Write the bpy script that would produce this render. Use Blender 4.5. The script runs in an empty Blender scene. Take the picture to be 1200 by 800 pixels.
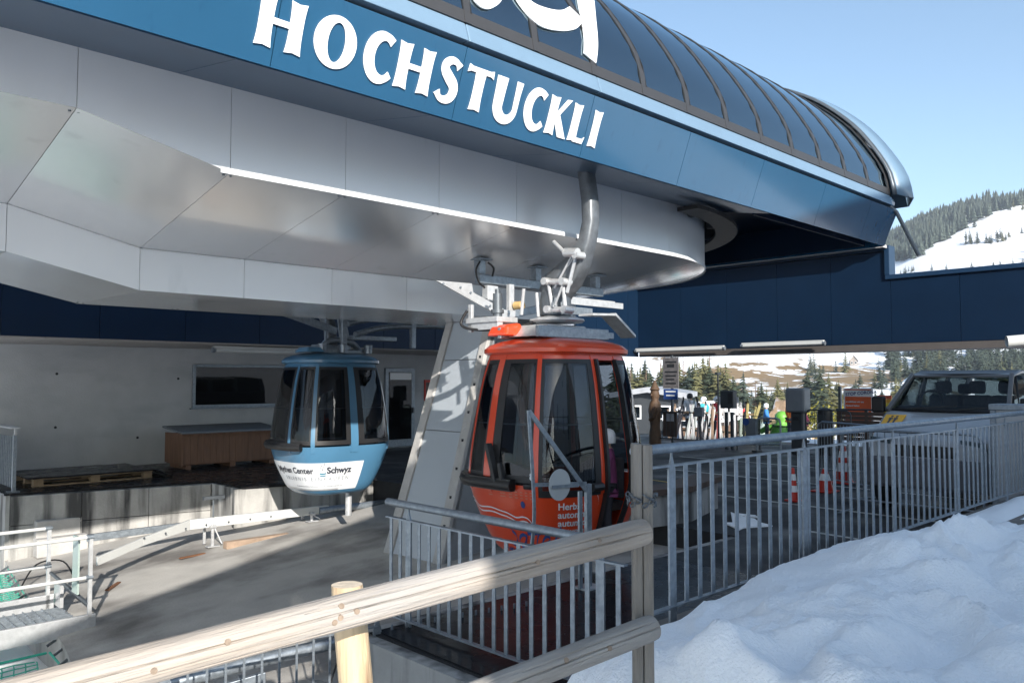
import bpy, math, random
from mathutils import Vector, Matrix, noise, geometry
random.seed(11)
C = bpy.context.scene.collection
sc = bpy.context.scene

# ------------------------------------------------------------------ camera
PITCH = math.atan(46 / 943); TH = math.radians(44); CZ = 1.95
cam = bpy.data.cameras.new('camera'); cam.sensor_width = 36; cam.lens = 36 * 943 / 1200
cam.clip_start = 0.05; cam.clip_end = 6000
co = bpy.data.objects.new('camera', cam); C.objects.link(co)
co.location = (0, 0, CZ); co.rotation_euler = (math.pi / 2 + PITCH, 0, 0); sc.camera = co

# ------------------------------------------------------------------ world, sun, exposure
SUN = Vector((0.81, -2.277, 1.0)).normalized()          # direction towards the sun
EL = math.asin(SUN.z); AZ = math.atan2(SUN.x, SUN.y)
w = bpy.data.worlds.new('World'); sc.world = w; w.use_nodes = True
nt = w.node_tree; nt.nodes.clear()
sky = nt.nodes.new('ShaderNodeTexSky'); sky.sky_type = 'NISHITA'; sky.sun_disc = False
sky.sun_elevation = EL; sky.sun_rotation = AZ; sky.altitude = 900
sky.air_density = 0.9; sky.dust_density = 1.6; sky.ozone_density = 0.8
bg = nt.nodes.new('ShaderNodeBackground'); bg.inputs[1].default_value = 0.125
out = nt.nodes.new('ShaderNodeOutputWorld')
tn = nt.nodes.new('ShaderNodeMixRGB'); tn.blend_type = 'MULTIPLY'; tn.inputs[0].default_value = 1; tn.inputs[2].default_value = (0.95, 1.02, 0.98, 1)
nt.links.new(sky.outputs[0], tn.inputs[1]); nt.links.new(tn.outputs[0], bg.inputs[0]); nt.links.new(bg.outputs[0], out.inputs[0])
sl = bpy.data.lights.new('sun', 'SUN'); sl.energy = 4.7; sl.angle = math.radians(0.5); sl.color = (1.0, 0.94, 0.86)
so = bpy.data.objects.new('sun', sl); C.objects.link(so)
so.rotation_euler = (-SUN).to_track_quat('-Z', 'Y').to_euler(); so.location = (30, -5, 20)
sc.view_settings.view_transform = 'Standard'; sc.view_settings.look = 'None'
sc.view_settings.exposure = 1.12; sc.view_settings.gamma = 1.0

# ------------------------------------------------------------------ frames of reference
CT, ST = math.cos(TH), math.sin(TH)
def W(u, v, z=0.0): return Vector((u * CT - v * ST, u * ST + v * CT, z))     # station axes -> world
def UV(X, Y): return (X * CT + Y * ST, -X * ST + Y * CT)

# ------------------------------------------------------------------ materials
MATS = {}
def mat(name, col, rough=0.5, metal=0.0, var=0.12, scale=3.0, bump=0.0, bscale=40.0, coat=0.0, spec=0.5,
        stretch=None, stain=None, rvar=0.0, detail=6.0):
    if name in MATS: return MATS[name]
    m = bpy.data.materials.new(name); m.use_nodes = True; MATS[name] = m
    n = m.node_tree.nodes; l = m.node_tree.links; b = n['Principled BSDF']
    b.inputs['Roughness'].default_value = rough; b.inputs['Metallic'].default_value = metal
    b.inputs['Coat Weight'].default_value = coat; b.inputs['Coat Roughness'].default_value = 0.08
    b.inputs['Specular IOR Level'].default_value = spec
    tc = n.new('ShaderNodeTexCoord'); src = tc.outputs['Object']
    if stretch:
        mp = n.new('ShaderNodeMapping'); mp.inputs['Scale'].default_value = stretch
        l.new(src, mp.inputs[0]); vec = mp.outputs[0]
    else: vec = src
    nz = n.new('ShaderNodeTexNoise'); nz.inputs['Scale'].default_value = scale; nz.inputs['Detail'].default_value = detail
    nz.inputs['Roughness'].default_value = 0.6; l.new(vec, nz.inputs['Vector'])
    cr = n.new('ShaderNodeValToRGB'); e = cr.color_ramp.elements
    e[0].position = 0.3; e[1].position = 0.72
    e[0].color = tuple(max(0, c * (1 - var)) for c in col) + (1,); e[1].color = tuple(min(1, c * (1 + var)) for c in col) + (1,)
    l.new(nz.outputs[0], cr.inputs[0]); colout = cr.outputs[0]
    if stain:                                   # (colour, scale, lo, hi, stretch) a second shaped layer
        scol, ss, lo, hi, sst = stain
        mp2 = n.new('ShaderNodeMapping'); mp2.inputs['Scale'].default_value = sst; l.new(src, mp2.inputs[0])
        n2 = n.new('ShaderNodeTexNoise'); n2.inputs['Scale'].default_value = ss; n2.inputs['Detail'].default_value = 7
        l.new(mp2.outputs[0], n2.inputs['Vector'])
        r2 = n.new('ShaderNodeMapRange'); r2.inputs[1].default_value = lo; r2.inputs[2].default_value = hi
        l.new(n2.outputs[0], r2.inputs[0])
        mx = n.new('ShaderNodeMixRGB'); l.new(r2.outputs[0], mx.inputs[0]); l.new(colout, mx.inputs[1])
        mx.inputs[2].default_value = tuple(scol) + (1,); colout = mx.outputs[0]
    l.new(colout, b.inputs['Base Color'])
    if rvar:
        n3 = n.new('ShaderNodeTexNoise'); n3.inputs['Scale'].default_value = scale * 0.7; n3.inputs['Detail'].default_value = 4
        l.new(vec, n3.inputs['Vector'])
        r3 = n.new('ShaderNodeMapRange'); r3.inputs[1].default_value = 0.35; r3.inputs[2].default_value = 0.65
        r3.inputs[3].default_value = max(0.02, rough - rvar); r3.inputs[4].default_value = min(1, rough + rvar)
        l.new(n3.outputs[0], r3.inputs[0]); l.new(r3.outputs[0], b.inputs['Roughness'])
    if bump:
        n4 = n.new('ShaderNodeTexNoise'); n4.inputs['Scale'].default_value = bscale; n4.inputs['Detail'].default_value = 5
        l.new(vec, n4.inputs['Vector'])
        bp = n.new('ShaderNodeBump'); bp.inputs['Strength'].default_value = bump; bp.inputs['Distance'].default_value = 0.02
        l.new(n4.outputs[0], bp.inputs['Height']); l.new(bp.outputs[0], b.inputs['Normal'])
        if coat: l.new(bp.outputs[0], b.inputs['Coat Normal'])
    return m

def glass(name, tint, gloss=1.0, rough=0.02, ior=1.5):
    if name in MATS: return MATS[name]
    m = bpy.data.materials.new(name); m.use_nodes = True; MATS[name] = m
    n = m.node_tree.nodes; l = m.node_tree.links; n.clear()
    o = n.new('ShaderNodeOutputMaterial'); mx = n.new('ShaderNodeMixShader')
    t = n.new('ShaderNodeBsdfTransparent'); t.inputs[0].default_value = tuple(tint) + (1,)
    g = n.new('ShaderNodeBsdfGlossy'); g.inputs['Roughness'].default_value = rough
    g.inputs[0].default_value = (gloss, gloss, gloss, 1) if not isinstance(gloss, tuple) else gloss + (1,)
    lw = n.new('ShaderNodeLayerWeight'); lw.inputs[0].default_value = 0.5
    pw = n.new('ShaderNodeMath'); pw.operation = 'POWER'; pw.inputs[1].default_value = 5; l.new(lw.outputs['Facing'], pw.inputs[0])
    f0 = ((ior - 1) / (ior + 1)) ** 2
    f = n.new('ShaderNodeMath'); f.operation = 'MULTIPLY_ADD'; f.inputs[1].default_value = 1 - f0; f.inputs[2].default_value = f0; l.new(pw.outputs[0], f.inputs[0])
    tc = n.new('ShaderNodeTexCoord'); nz = n.new('ShaderNodeTexNoise'); nz.inputs['Scale'].default_value = 2.0
    l.new(tc.outputs['Object'], nz.inputs['Vector'])
    bp = n.new('ShaderNodeBump'); bp.inputs['Strength'].default_value = 0.015; bp.inputs['Distance'].default_value = 0.05
    l.new(nz.outputs[0], bp.inputs['Height']); l.new(bp.outputs[0], g.inputs['Normal'])
    l.new(f.outputs[0], mx.inputs[0]); l.new(t.outputs[0], mx.inputs[1]); l.new(g.outputs[0], mx.inputs[2])
    l.new(mx.outputs[0], o.inputs[0])
    return m

BLUE = mat('fascia_blue_paint', (0.018, 0.080, 0.158), 0.26, 0.0, 0.06, 0.8, 0.05, 1.5, coat=0.6,
           stain=((0.012, 0.058, 0.12), 5.0, 0.62, 0.85, (2.5, 2.5, 0.25)))
NAVY = mat('navy_panel_paint', (0.0035, 0.0145, 0.037), 0.45, 0.0, 0.10, 1.2, 0.03, 4.0, spec=0.2)
GUTTER = mat('gutter_blue_grey', (0.19, 0.29, 0.39), 0.35, 0.3, 0.06, 2.0)
SOFFIT = mat('soffit_slate', (0.035, 0.075, 0.13), 0.30, 0.2, 0.10, 2.0)
SILVER = mat('silver_panel', (0.80, 0.80, 0.80), 0.20, 0.6, 0.05, 0.7, 0.07, 1.3, rvar=0.06,
             stain=((0.64, 0.64, 0.64), 3.0, 0.62, 0.9, (1.5, 1.5, 0.4)))
SILVERW = mat('silver_panel_wall', (0.72, 0.73, 0.745), 0.33, 0.25, 0.05, 0.7, 0.05, 1.3,
             stain=((0.58, 0.60, 0.62), 3.0, 0.62, 0.9, (1.5, 1.5, 0.4)))
DARK = mat('dark_recess', (0.012, 0.014, 0.018), 0.7)
BROWNF = mat('anodised_brown_frame', (0.042, 0.042, 0.044), 0.45, 0.1, 0.06, 4)
WHITE = mat('white_lettering', (0.86, 0.87, 0.88), 0.4, 0, 0.02)
GALV = mat('galvanised_steel', (0.25, 0.285, 0.32), 0.42, 0.65, 0.22, 22, 0.05, 60, rvar=0.1)
GALVB = mat('bright_galvanised', (0.52, 0.53, 0.54), 0.38, 0.45, 0.14, 14, 0.05, 60)
STEEL = mat('dark_grey_steel', (0.11, 0.125, 0.14), 0.42, 0.5, 0.15, 8)
BLACK = mat('black_rubber', (0.012, 0.012, 0.013), 0.5, 0, 0.2, 6)
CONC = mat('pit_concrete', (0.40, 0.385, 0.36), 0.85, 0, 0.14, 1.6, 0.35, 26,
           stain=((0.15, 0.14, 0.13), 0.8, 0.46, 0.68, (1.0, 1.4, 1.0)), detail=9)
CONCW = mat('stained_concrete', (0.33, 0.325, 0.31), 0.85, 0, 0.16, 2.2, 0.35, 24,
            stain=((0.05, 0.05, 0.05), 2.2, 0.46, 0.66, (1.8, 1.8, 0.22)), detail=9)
WALLC = mat('pale_wall_concrete', (0.45, 0.47, 0.485), 0.85, 0, 0.10, 1.3, 0.25, 30,
            stain=((0.32, 0.34, 0.36), 1.1, 0.52, 0.8, (0.5, 0.5, 1.5)), detail=9)
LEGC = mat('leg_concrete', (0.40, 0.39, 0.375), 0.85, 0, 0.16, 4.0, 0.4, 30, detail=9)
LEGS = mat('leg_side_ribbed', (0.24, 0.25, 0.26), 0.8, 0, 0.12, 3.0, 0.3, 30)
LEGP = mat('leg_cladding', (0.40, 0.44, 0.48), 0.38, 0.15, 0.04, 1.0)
ASPH = mat('wet_asphalt', (0.026, 0.027, 0.029), 0.62, 0, 0.35, 1.3, 0.35, 90, rvar=0.18, detail=10, spec=0.22)
MATT = mat('black_boarding_mat', (0.014, 0.014, 0.016), 0.26, 0, 0.3, 4, 0.10, 14, rvar=0.08, spec=0.08)
SNOWM = mat('snow_bank', (0.92, 0.93, 0.94), 0.7, 0, 0.03, 3, 0.6, 60, stain=((0.62, 0.64, 0.66), 1.6, 0.66, 0.9, (1, 1, 1)))
WOODL = mat('weathered_log', (0.335, 0.29, 0.245), 0.75, 0, 0.30, 2.2, 0.5, 9, stretch=(0.7, 9, 9),
            stain=((0.33, 0.31, 0.29), 1.2, 0.46, 0.7, (0.8, 5, 5)), detail=8)
WOODG = mat('grey_weathered_log', (0.30, 0.285, 0.265), 0.8, 0, 0.25, 2.2, 0.6, 9, stretch=(0.7, 9, 9),
            stain=((0.16, 0.15, 0.14), 1.2, 0.52, 0.8, (0.8, 4, 4)), detail=8)
WOODY = mat('yellow_pine_post', (0.50, 0.38, 0.24), 0.7, 0, 0.2, 2.2, 0.4, 9, stretch=(9, 9, 0.7),
            stain=((0.20, 0.12, 0.07), 1.6, 0.50, 0.64, (5, 5, 0.8)), detail=8)
WOODP = mat('grey_split_post', (0.20, 0.185, 0.165), 0.8, 0, 0.25, 2.2, 0.6, 9, stretch=(9, 9, 0.7),
            stain=((0.13, 0.12, 0.11), 1.6, 0.55, 0.8, (6, 6, 0.8)), detail=8)
ENDG = mat('sawn_end_grain', (0.62, 0.52, 0.40), 0.8, 0, 0.2, 20, 0.3, 40)
CRATE = mat('brown_board', (0.165, 0.085, 0.048), 0.7, 0, 0.25, 2, 0.3, 12, stretch=(8, 8, 0.8))
PALW = mat('pallet_wood', (0.30, 0.22, 0.14), 0.8, 0, 0.25, 4, 0.3, 12)
FELT = mat('grey_roofing_lid', (0.14, 0.16, 0.18), 0.6, 0, 0.12, 6, 0.2, 60)
RUST = mat('rust', (0.15, 0.065, 0.03), 0.9, 0, 0.3, 9)
ORANGE = mat('orange_red_paint', (0.62, 0.056, 0.014), 0.30, 0, 0.05, 1.5, 0.03, 2.0, coat=0.5)
SKYB = mat('sky_blue_paint', (0.060, 0.165, 0.275), 0.32, 0, 0.05, 1.5, 0.03, 2.0, coat=0.4)
PRINTB = mat('blue_print', (0.02, 0.06, 0.22), 0.4)
PRINTK = mat('black_print', (0.03, 0.035, 0.05), 0.45)
PRINTG = mat('grey_print', (0.22, 0.24, 0.27), 0.5)
VINYL = mat('white_vinyl', (0.66, 0.68, 0.70), 0.4, 0, 0.03)
CABG = glass('smoked_cabin_glass', (0.34, 0.37, 0.40), 0.9, 0.02, 1.55)
ROOFG = glass('dark_roof_glass', (0.08, 0.12, 0.17), (.72, .90, 1.0), 0.03, 3.4)
CARG = glass('windscreen_glass', (0.40, 0.45, 0.46), 0.8, 0.01, 1.45)
WING = glass('window_glass', (0.25, 0.28, 0.30), 0.8, 0.01, 1.6)
ACRY = glass('frosted_acrylic', (0.74, 0.80, 0.74), 0.8, 0.2, 1.45)
VANW = mat('white_van_paint', (0.31, 0.325, 0.34), 0.3, 0, 0.03, 2, coat=0.6)
TUBEM = mat('white_plastic', (0.50, 0.51, 0.50), 0.4, 0, 0.04)
NETG = mat('green_net_cord', (0.03, 0.38, 0.27), 0.7, 0, 0.2, 10)
SEATM = mat('grey_seat_cloth', (0.10, 0.10, 0.11), 0.9, 0, 0.2, 20)
REDP = mat('red_plastic', (0.55, 0.035, 0.02), 0.45, 0, 0.08)
YELL = mat('yellow_plate', (0.80, 0.42, 0.02), 0.5, 0, 0.05)
BOARD = mat('dark_brown_board', (0.075, 0.048, 0.035), 0.7, 0, 0.25, 3, 0.2, 10)
LODGE = mat('dark_timber_boards', (0.14, 0.085, 0.055), 0.75, 0, 0.2, 2, 0.3, 12, stretch=(1, 1, 6))

# ------------------------------------------------------------------ mesh building
def basis(d):
    d = Vector(d).normalized()
    a = Vector((0, 0, 1)) if abs(d.z) < 0.95 else Vector((1, 0, 0))
    x = d.cross(a).normalized(); return x, x.cross(d).normalized(), d

class MB:
    def __init__(s): s.v = []; s.f = []
    def add(s, vs, fs):
        o = len(s.v); s.v += [tuple(p) for p in vs]; s.f += [tuple(i + o for i in f) for f in fs]; return s
    def box(s, x0, x1, y0, y1, z0, z1):
        return s.add([(x0, y0, z0), (x1, y0, z0), (x1, y1, z0), (x0, y1, z0), (x0, y0, z1), (x1, y0, z1), (x1, y1, z1), (x0, y1, z1)],
                     [(0, 3, 2, 1), (4, 5, 6, 7), (0, 1, 5, 4), (1, 2, 6, 5), (2, 3, 7, 6), (3, 0, 4, 7)])
    def hexa(s, b, t):
        return s.add(list(b) + list(t), [(0, 3, 2, 1), (4, 5, 6, 7), (0, 1, 5, 4), (1, 2, 6, 5), (2, 3, 7, 6), (3, 0, 4, 7)])
    def beam(s, p, q, wd, ht, up=(0, 0, 1)):
        p = Vector(p); q = Vector(q); d = (q - p).normalized(); u = Vector(up)
        if abs(d.dot(u)) > 0.98: u = Vector((1, 0, 0))
        x = d.cross(u).normalized() * wd / 2; y = x.cross(d).normalized() * ht / 2
        return s.hexa([p - x - y, p + x - y, p + x + y, p - x + y], [q - x - y, q + x - y, q + x + y, q - x + y])
    def tube(s, path, r, n=10, cap=True, closed=False):
        P = [Vector(p) for p in path]; R = r if isinstance(r, (list, tuple)) else [r] * len(P)
        vs = []; fs = []; m = len(P); px = None
        for i, p in enumerate(P):
            if closed: d = P[(i + 1) % m] - P[i - 1]
            else: d = P[min(i + 1, m - 1)] - P[max(i - 1, 0)]
            x, y, d = basis(d)
            if px is not None:
                x = (px - d * px.dot(d)).normalized(); y = x.cross(d) * -1
                y = d.cross(x)
            else: y = d.cross(x)
            px = x
            for k in range(n):
                a = 2 * math.pi * k / n; vs.append(p + (x * math.cos(a) + y * math.sin(a)) * R[i])
        rng = m if closed else m - 1
        for i in range(rng):
            j = (i + 1) % m
            for k in range(n):
                k2 = (k + 1) % n; fs.append((i * n + k, i * n + k2, j * n + k2, j * n + k))
        if cap and not closed:
            fs.append(tuple(range(n - 1, -1, -1))); fs.append(tuple((m - 1) * n + k for k in range(n)))
        return s.add(vs, fs)
    def prism(s, poly, a, b, axis='z'):
        def P(x, y, h):
            return (x, y, h) if axis == 'z' else ((x, h, y) if axis == 'y' else (h, x, y))
        n = len(poly)
        vs = [P(x, y, a) for x, y in poly] + [P(x, y, b) for x, y in poly]
        return s.add(vs, [tuple(range(n - 1, -1, -1)), tuple(range(n, 2 * n))] + [(i, (i + 1) % n, n + (i + 1) % n, n + i) for i in range(n)])
    def lathe(s, c, prof, n=20):
        c = Vector(c); vs = []; fs = []
        for r, z in prof:
            for k in range(n):
                a = 2 * math.pi * k / n; vs.append(c + Vector((r * math.cos(a), r * math.sin(a), z)))
        for i in range(len(prof) - 1):
            for k in range(n):
                k2 = (k + 1) % n; fs.append((i * n + k, i * n + k2, (i + 1) * n + k2, (i + 1) * n + k))
        fs.append(tuple(range(n - 1, -1, -1))); fs.append(tuple((len(prof) - 1) * n + k for k in range(n)))
        return s.add(vs, fs)
    def panel(s, quad, t=0.02, gap=0.004):        # a plate: four corners, thickness behind, joint all round
        q = [Vector(p) for p in quad]; n = (q[1] - q[0]).cross(q[3] - q[0]).normalized()
        r = []
        for i in range(4):
            a = (q[(i + 1) % 4] - q[i]); b = (q[i - 1] - q[i])
            r.append(q[i] + a.normalized() * gap + b.normalized() * gap)
        return s.hexa([p - n * t for p in r], r)
    def grid(s, fn, nu, nv):
        vs = [fn(i / nu, j / nv) for j in range(nv + 1) for i in range(nu + 1)]
        fs = [(j * (nu + 1) + i, j * (nu + 1) + i + 1, (j + 1) * (nu + 1) + i + 1, (j + 1) * (nu + 1) + i) for j in range(nv) for i in range(nu)]
        return s.add(vs, fs)
    def slab(s, fo, fi, nu, nv):                  # closed thick patch between two surfaces
        o = len(s.v); s.grid(fo, nu, nv); o2 = len(s.v); s.grid(fi, nu, nv)
        nf = nu * nv; s.f[-nf:] = [tuple(reversed(f)) for f in s.f[-nf:]]
        def ring():
            r = [i for i in range(nu + 1)]; r += [j * (nu + 1) + nu for j in range(1, nv + 1)]
            r += [nv * (nu + 1) + i for i in range(nu - 1, -1, -1)]; r += [j * (nu + 1) for j in range(nv - 1, 0, -1)]; return r
        R = ring()
        for a, b in zip(R, R[1:] + R[:1]): s.f.append((o + b, o + a, o2 + a, o2 + b))
        return s

OFF = {}
def tag(o, label=None, cat=None, group=None, kind=None):
    if label: o['label'] = label
    if cat: o['category'] = cat
    if group: o['group'] = group
    if kind: o['kind'] = kind
    return o
def mesh_of(name, mb, m, off=None, smooth=None):
    me = bpy.data.meshes.new(name)
    vs = mb.v if off is None else [(p[0] - off[0], p[1] - off[1], p[2] - off[2]) for p in mb.v]
    me.from_pydata(vs, [], mb.f); me.validate(); me.update()
    for mm in (m if isinstance(m, (list, tuple)) else [m]): me.materials.append(mm)
    if smooth:
        me.polygons.foreach_set('use_smooth', [True] * len(me.polygons)); me.set_sharp_from_angle(angle=math.radians(smooth))
    return me
def root(name, label, cat, p=(0, 0, 0), group=None, frame='S'):    # Empty; frame S: station axes, W: world axes
    o = bpy.data.objects.new(name, None); C.objects.link(o); o.empty_display_size = 0.2
    if frame == 'S': o.location = W(*p); o.rotation_euler = (0, 0, TH)
    else: o.location = p
    OFF[o] = Vector(p); return tag(o, label, cat, group)
def part(name, mb, m, parent, smooth=None, bevel=0, kind=None, label=None):
    me = mesh_of(name, mb, m, OFF.get(parent), smooth); o = bpy.data.objects.new(name, me); C.objects.link(o)
    o.parent = parent; OFF[o] = OFF.get(parent)
    if bevel: bv = o.modifiers.new('bevel', 'BEVEL'); bv.width = bevel; bv.segments = 2; bv.limit_method = 'ANGLE'; bv.harden_normals = False
    if kind: o['kind'] = kind
    if label: o['label'] = label
    return o
def solo(name, mb, m, label, cat, p=(0, 0, 0), group=None, frame='S', smooth=None, bevel=0, kind=None):
    me = mesh_of(name, mb, m, Vector(p), smooth); o = bpy.data.objects.new(name, me); C.objects.link(o)
    if frame == 'S': o.location = W(*p); o.rotation_euler = (0, 0, TH)
    else: o.location = p
    OFF[o] = Vector(p)
    if bevel: bv = o.modifiers.new('bevel', 'BEVEL'); bv.width = bevel; bv.segments = 2; bv.limit_method = 'ANGLE'
    return tag(o, label, cat, group, kind)
def structure(name, mb, m, frame='S', p=(0, 0, 0), smooth=None, bevel=0): return solo(name, mb, m, None, None, p, None, frame, smooth, bevel, 'structure')
def copy_part(src, parent, loc): 
    o = src.copy(); C.objects.link(o); o.parent = parent; o.location = loc; return o
def copy_tree(o, parent=None):
    c = o.copy(); C.objects.link(c)
    if parent: c.parent = parent
    for ch in o.children: copy_tree(ch, c)
    return c

def curve_fill(polys, extrude=0.0):               # flat outlines (with holes) -> vertices, faces
    cu = bpy.data.curves.new('outline', 'CURVE'); cu.dimensions = '2D'; cu.fill_mode = 'BOTH'; cu.extrude = extrude
    for pl in polys:
        sp = cu.splines.new('POLY'); sp.points.add(len(pl) - 1); sp.use_cyclic_u = True
        for i, (x, y) in enumerate(pl): sp.points[i].co = (x, y, 0, 1)
    o = bpy.data.objects.new('outline', cu); C.objects.link(o)
    dg = bpy.context.evaluated_depsgraph_get(); me = bpy.data.meshes.new_from_object(o.evaluated_get(dg))
    r = ([tuple(v.co) for v in me.vertices], [tuple(p.vertices) for p in me.polygons])
    bpy.data.objects.remove(o); bpy.data.curves.remove(cu); bpy.data.meshes.remove(me); return r
def text_fill(s, size, extrude=0.0, offset=0.0, space=1.0, align='LEFT', shear=0.0, res=3):
    cu = bpy.data.curves.new('outline', 'FONT'); cu.body = s; cu.size = size; cu.extrude = extrude; cu.offset = offset
    cu.space_character = space; cu.align_x = align; cu.resolution_u = res; cu.shear = shear
    o = bpy.data.objects.new('outline', cu); C.objects.link(o)
    dg = bpy.context.evaluated_depsgraph_get(); me = bpy.data.meshes.new_from_object(o.evaluated_get(dg))
    r = ([tuple(v.co) for v in me.vertices], [tuple(p.vertices) for p in me.polygons])
    bpy.data.objects.remove(o); bpy.data.curves.remove(cu); bpy.data.meshes.remove(me); return r
def stroke(pts, wid):                             # ribbon outline round a path
    P = [Vector((x, y)) for x, y in pts]; L = []; R = []
    for i, p in enumerate(P):
        d = (P[min(i + 1, len(P) - 1)] - P[max(i - 1, 0)]).normalized(); n = Vector((-d.y, d.x))
        wd = wid[i] if isinstance(wid, list) else wid
        L.append(tuple(p + n * wd / 2)); R.append(tuple(p - n * wd / 2))
    return L + R[::-1]
def catmull(pts, n=8):
    out_ = []
    for i in range(len(pts) - 1):
        p0 = pts[max(i - 1, 0)]; p1 = pts[i]; p2 = pts[i + 1]; p3 = pts[min(i + 2, len(pts) - 1)]
        for k in range(n):
            t = k / n
            out_.append(tuple(0.5 * ((2 * b) + (c - a) * t + (2 * a - 5 * b + 4 * c - d) * t * t + (3 * b - a - 3 * c + d) * t ** 3) for a, b, c, d in zip(p0, p1, p2, p3)))
    out_.append(tuple(pts[-1])); return out_
def interp(tab, x):
    if x <= tab[0][0]: return tab[0][1]
    for (a, b), (c, d) in zip(tab, tab[1:]):
        if x <= c: return b + (d - b) * (x - a) / (c - a)
    return tab[-1][1]
def sstep(a, b, x):
    t = min(1, max(0, (x - a) / (b - a))); return t * t * (3 - 2 * t)
# ================================================================== SETTING
def ridge(az):                                     # elevation (rise per metre) of the skyline by bearing
    return interp([(-3.2, .10), (-1.2, .13), (-.5, .15), (.0, .14), (.30, .13), (.42, .16), (.47, .195), (.52, .216), (.56, .225), (.64, .236), (.8, .25), (1.2, .2), (2.0, .12), (3.2, .10)], az)
def terr(X, Y):
    r = math.hypot(X, Y); az = math.atan2(X, Y)
    u, v = UV(X, Y)
    n1 = noise.noise((X * .012, Y * .012, 3.1)); n2 = noise.noise((X * .05, Y * .05, 7.7))
    e = ridge(az)
    e *= math.cos(az) if abs(az) < .9 else .62
    far = interp([(0, 0), (30, 0), (110, -7.2), (190, -5.5), (285, 1.5), (390, 11.5), (900, 900 * e), (1000, 985 * e), (1500, 700 * e), (2800, 300 * e)], r)
    h = far + n1 * interp([(0, 0), (60, 0), (200, 2.0), (900, 26), (5000, 40)], r) * (1 if r < 380 else .15) + n2 * interp([(0, 0), (40, .1), (300, .9), (900, 5)], r)
    if az < -.02 or az > .9: h = far * .6 if far > 0 else far
    near = 1 - sstep(22.0, 24.0, u)
    if r < 70 and near > 0: h = h * (1 - near) + (-3.6 - .02 * abs(v)) * near if (u < 24) else h
    return h - 0.03
def hit(px, py, rmin=26, rmax=1100):                # where the line of sight through a point of the view meets the land
    a = (px - 600) / 943; b = (400 - py) / 943
    d = Vector((a, math.cos(PITCH) - b * math.sin(PITCH), math.sin(PITCH) + b * math.cos(PITCH)))
    r = rmin
    while r < rmax:
        p = Vector((0, 0, CZ)) + d * r
        if p.z < terr(p.x, p.y): return p
        r *= 1.006
    return None
mb = MB(); radii = [0.5, 4]; r_ = 8.0
while r_ < 2600: radii.append(r_); r_ *= 1.045
angs = []; a_ = -math.pi
while a_ < math.pi - 1e-6:
    angs.append(a_); a_ += math.radians(0.8) if -.15 < a_ < .85 else math.radians(4)
nA = len(angs)
for r0 in radii:
    for a0 in angs: X, Y = r0 * math.sin(a0), r0 * math.cos(a0); mb.v.append((X, Y, terr(X, Y)))
for i in range(len(radii) - 1):
    for k in range(nA): k2 = (k + 1) % nA; mb.f.append((i * nA + k, (i + 1) * nA + k, (i + 1) * nA + k2, i * nA + k2))
mb.f.append(tuple(range(nA)))
# hillside material: snow with thawed grass patches by position
SNOWH = bpy.data.materials.new('hillside_snow'); SNOWH.use_nodes = True
n = SNOWH.node_tree.nodes; l = SNOWH.node_tree.links; b = n['Principled BSDF']; b.inputs['Roughness'].default_value = 0.75
geo = n.new('ShaderNodeNewGeometry')
mp = n.new('ShaderNodeMapping'); mp.inputs['Scale'].default_value = (.020, .010, .05); mp.inputs['Rotation'].default_value = (0, 0, .6); l.new(geo.outputs['Position'], mp.inputs[0])
nz = n.new('ShaderNodeTexNoise'); nz.inputs['Scale'].default_value = 3.4; nz.inputs['Detail'].default_value = 9; nz.inputs['Roughness'].default_value = .62; nz.inputs['Distortion'].default_value = .4
l.new(mp.outputs[0], nz.inputs['Vector'])
sx = n.new('ShaderNodeSeparateXYZ'); l.new(geo.outputs['Position'], sx.inputs[0])
def vm(op, a, b_):
    q = n.new('ShaderNodeMath'); q.operation = op
    for i, x in enumerate((a, b_)):
        if isinstance(x, (int, float)): q.inputs[i].default_value = x
        else: l.new(x, q.inputs[i])
    return q.outputs[0]
def rng(src, a, b_, c, d):
    q = n.new('ShaderNodeMapRange'); q.inputs[1].default_value = a; q.inputs[2].default_value = b_; q.inputs[3].default_value = c; q.inputs[4].default_value = d
    q.interpolation_type = 'SMOOTHSTEP'; l.new(src, q.inputs[0]); return q.outputs[0]
# the sunny knoll where the grass has thawed out lies about (100, 300)
dx = vm('MULTIPLY', vm('SUBTRACT', sx.outputs[0], 100.0), 1 / 75.0); dy = vm('MULTIPLY', vm('SUBTRACT', sx.outputs[1], 290.0), 1 / 130.0)
d2 = vm('SQRT', vm('ADD', vm('MULTIPLY', dx, dx), vm('MULTIPLY', dy, dy)), 0)
k = vm('SUBTRACT', nz.outputs[0], rng(d2, 0.3, 1.1, 0.45, 0.70))
gr = rng(k, -.005, .02, 0, 1)
n2 = n.new('ShaderNodeTexNoise'); n2.inputs['Scale'].default_value = 30; n2.inputs['Detail'].default_value = 6; l.new(mp.outputs[0], n2.inputs['Vector'])
cr = n.new('ShaderNodeValToRGB'); cr.color_ramp.elements[0].color = (.16, .095, .035, 1); cr.color_ramp.elements[1].color = (.30, .20, .085, 1); l.new(n2.outputs[0], cr.inputs[0])
c2 = n.new('ShaderNodeValToRGB'); c2.color_ramp.elements[0].color = (.78, .80, .83, 1); c2.color_ramp.elements[1].color = (.88, .89, .90, 1); l.new(n2.outputs[0], c2.inputs[0])
mx = n.new('ShaderNodeMixRGB'); l.new(gr, mx.inputs[0]); l.new(c2.outputs[0], mx.inputs[1]); l.new(cr.outputs[0], mx.inputs[2])
l.new(mx.outputs[0], b.inputs['Base Color'])
structure('ground', mb, SNOWH, 'W', smooth=180)

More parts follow.
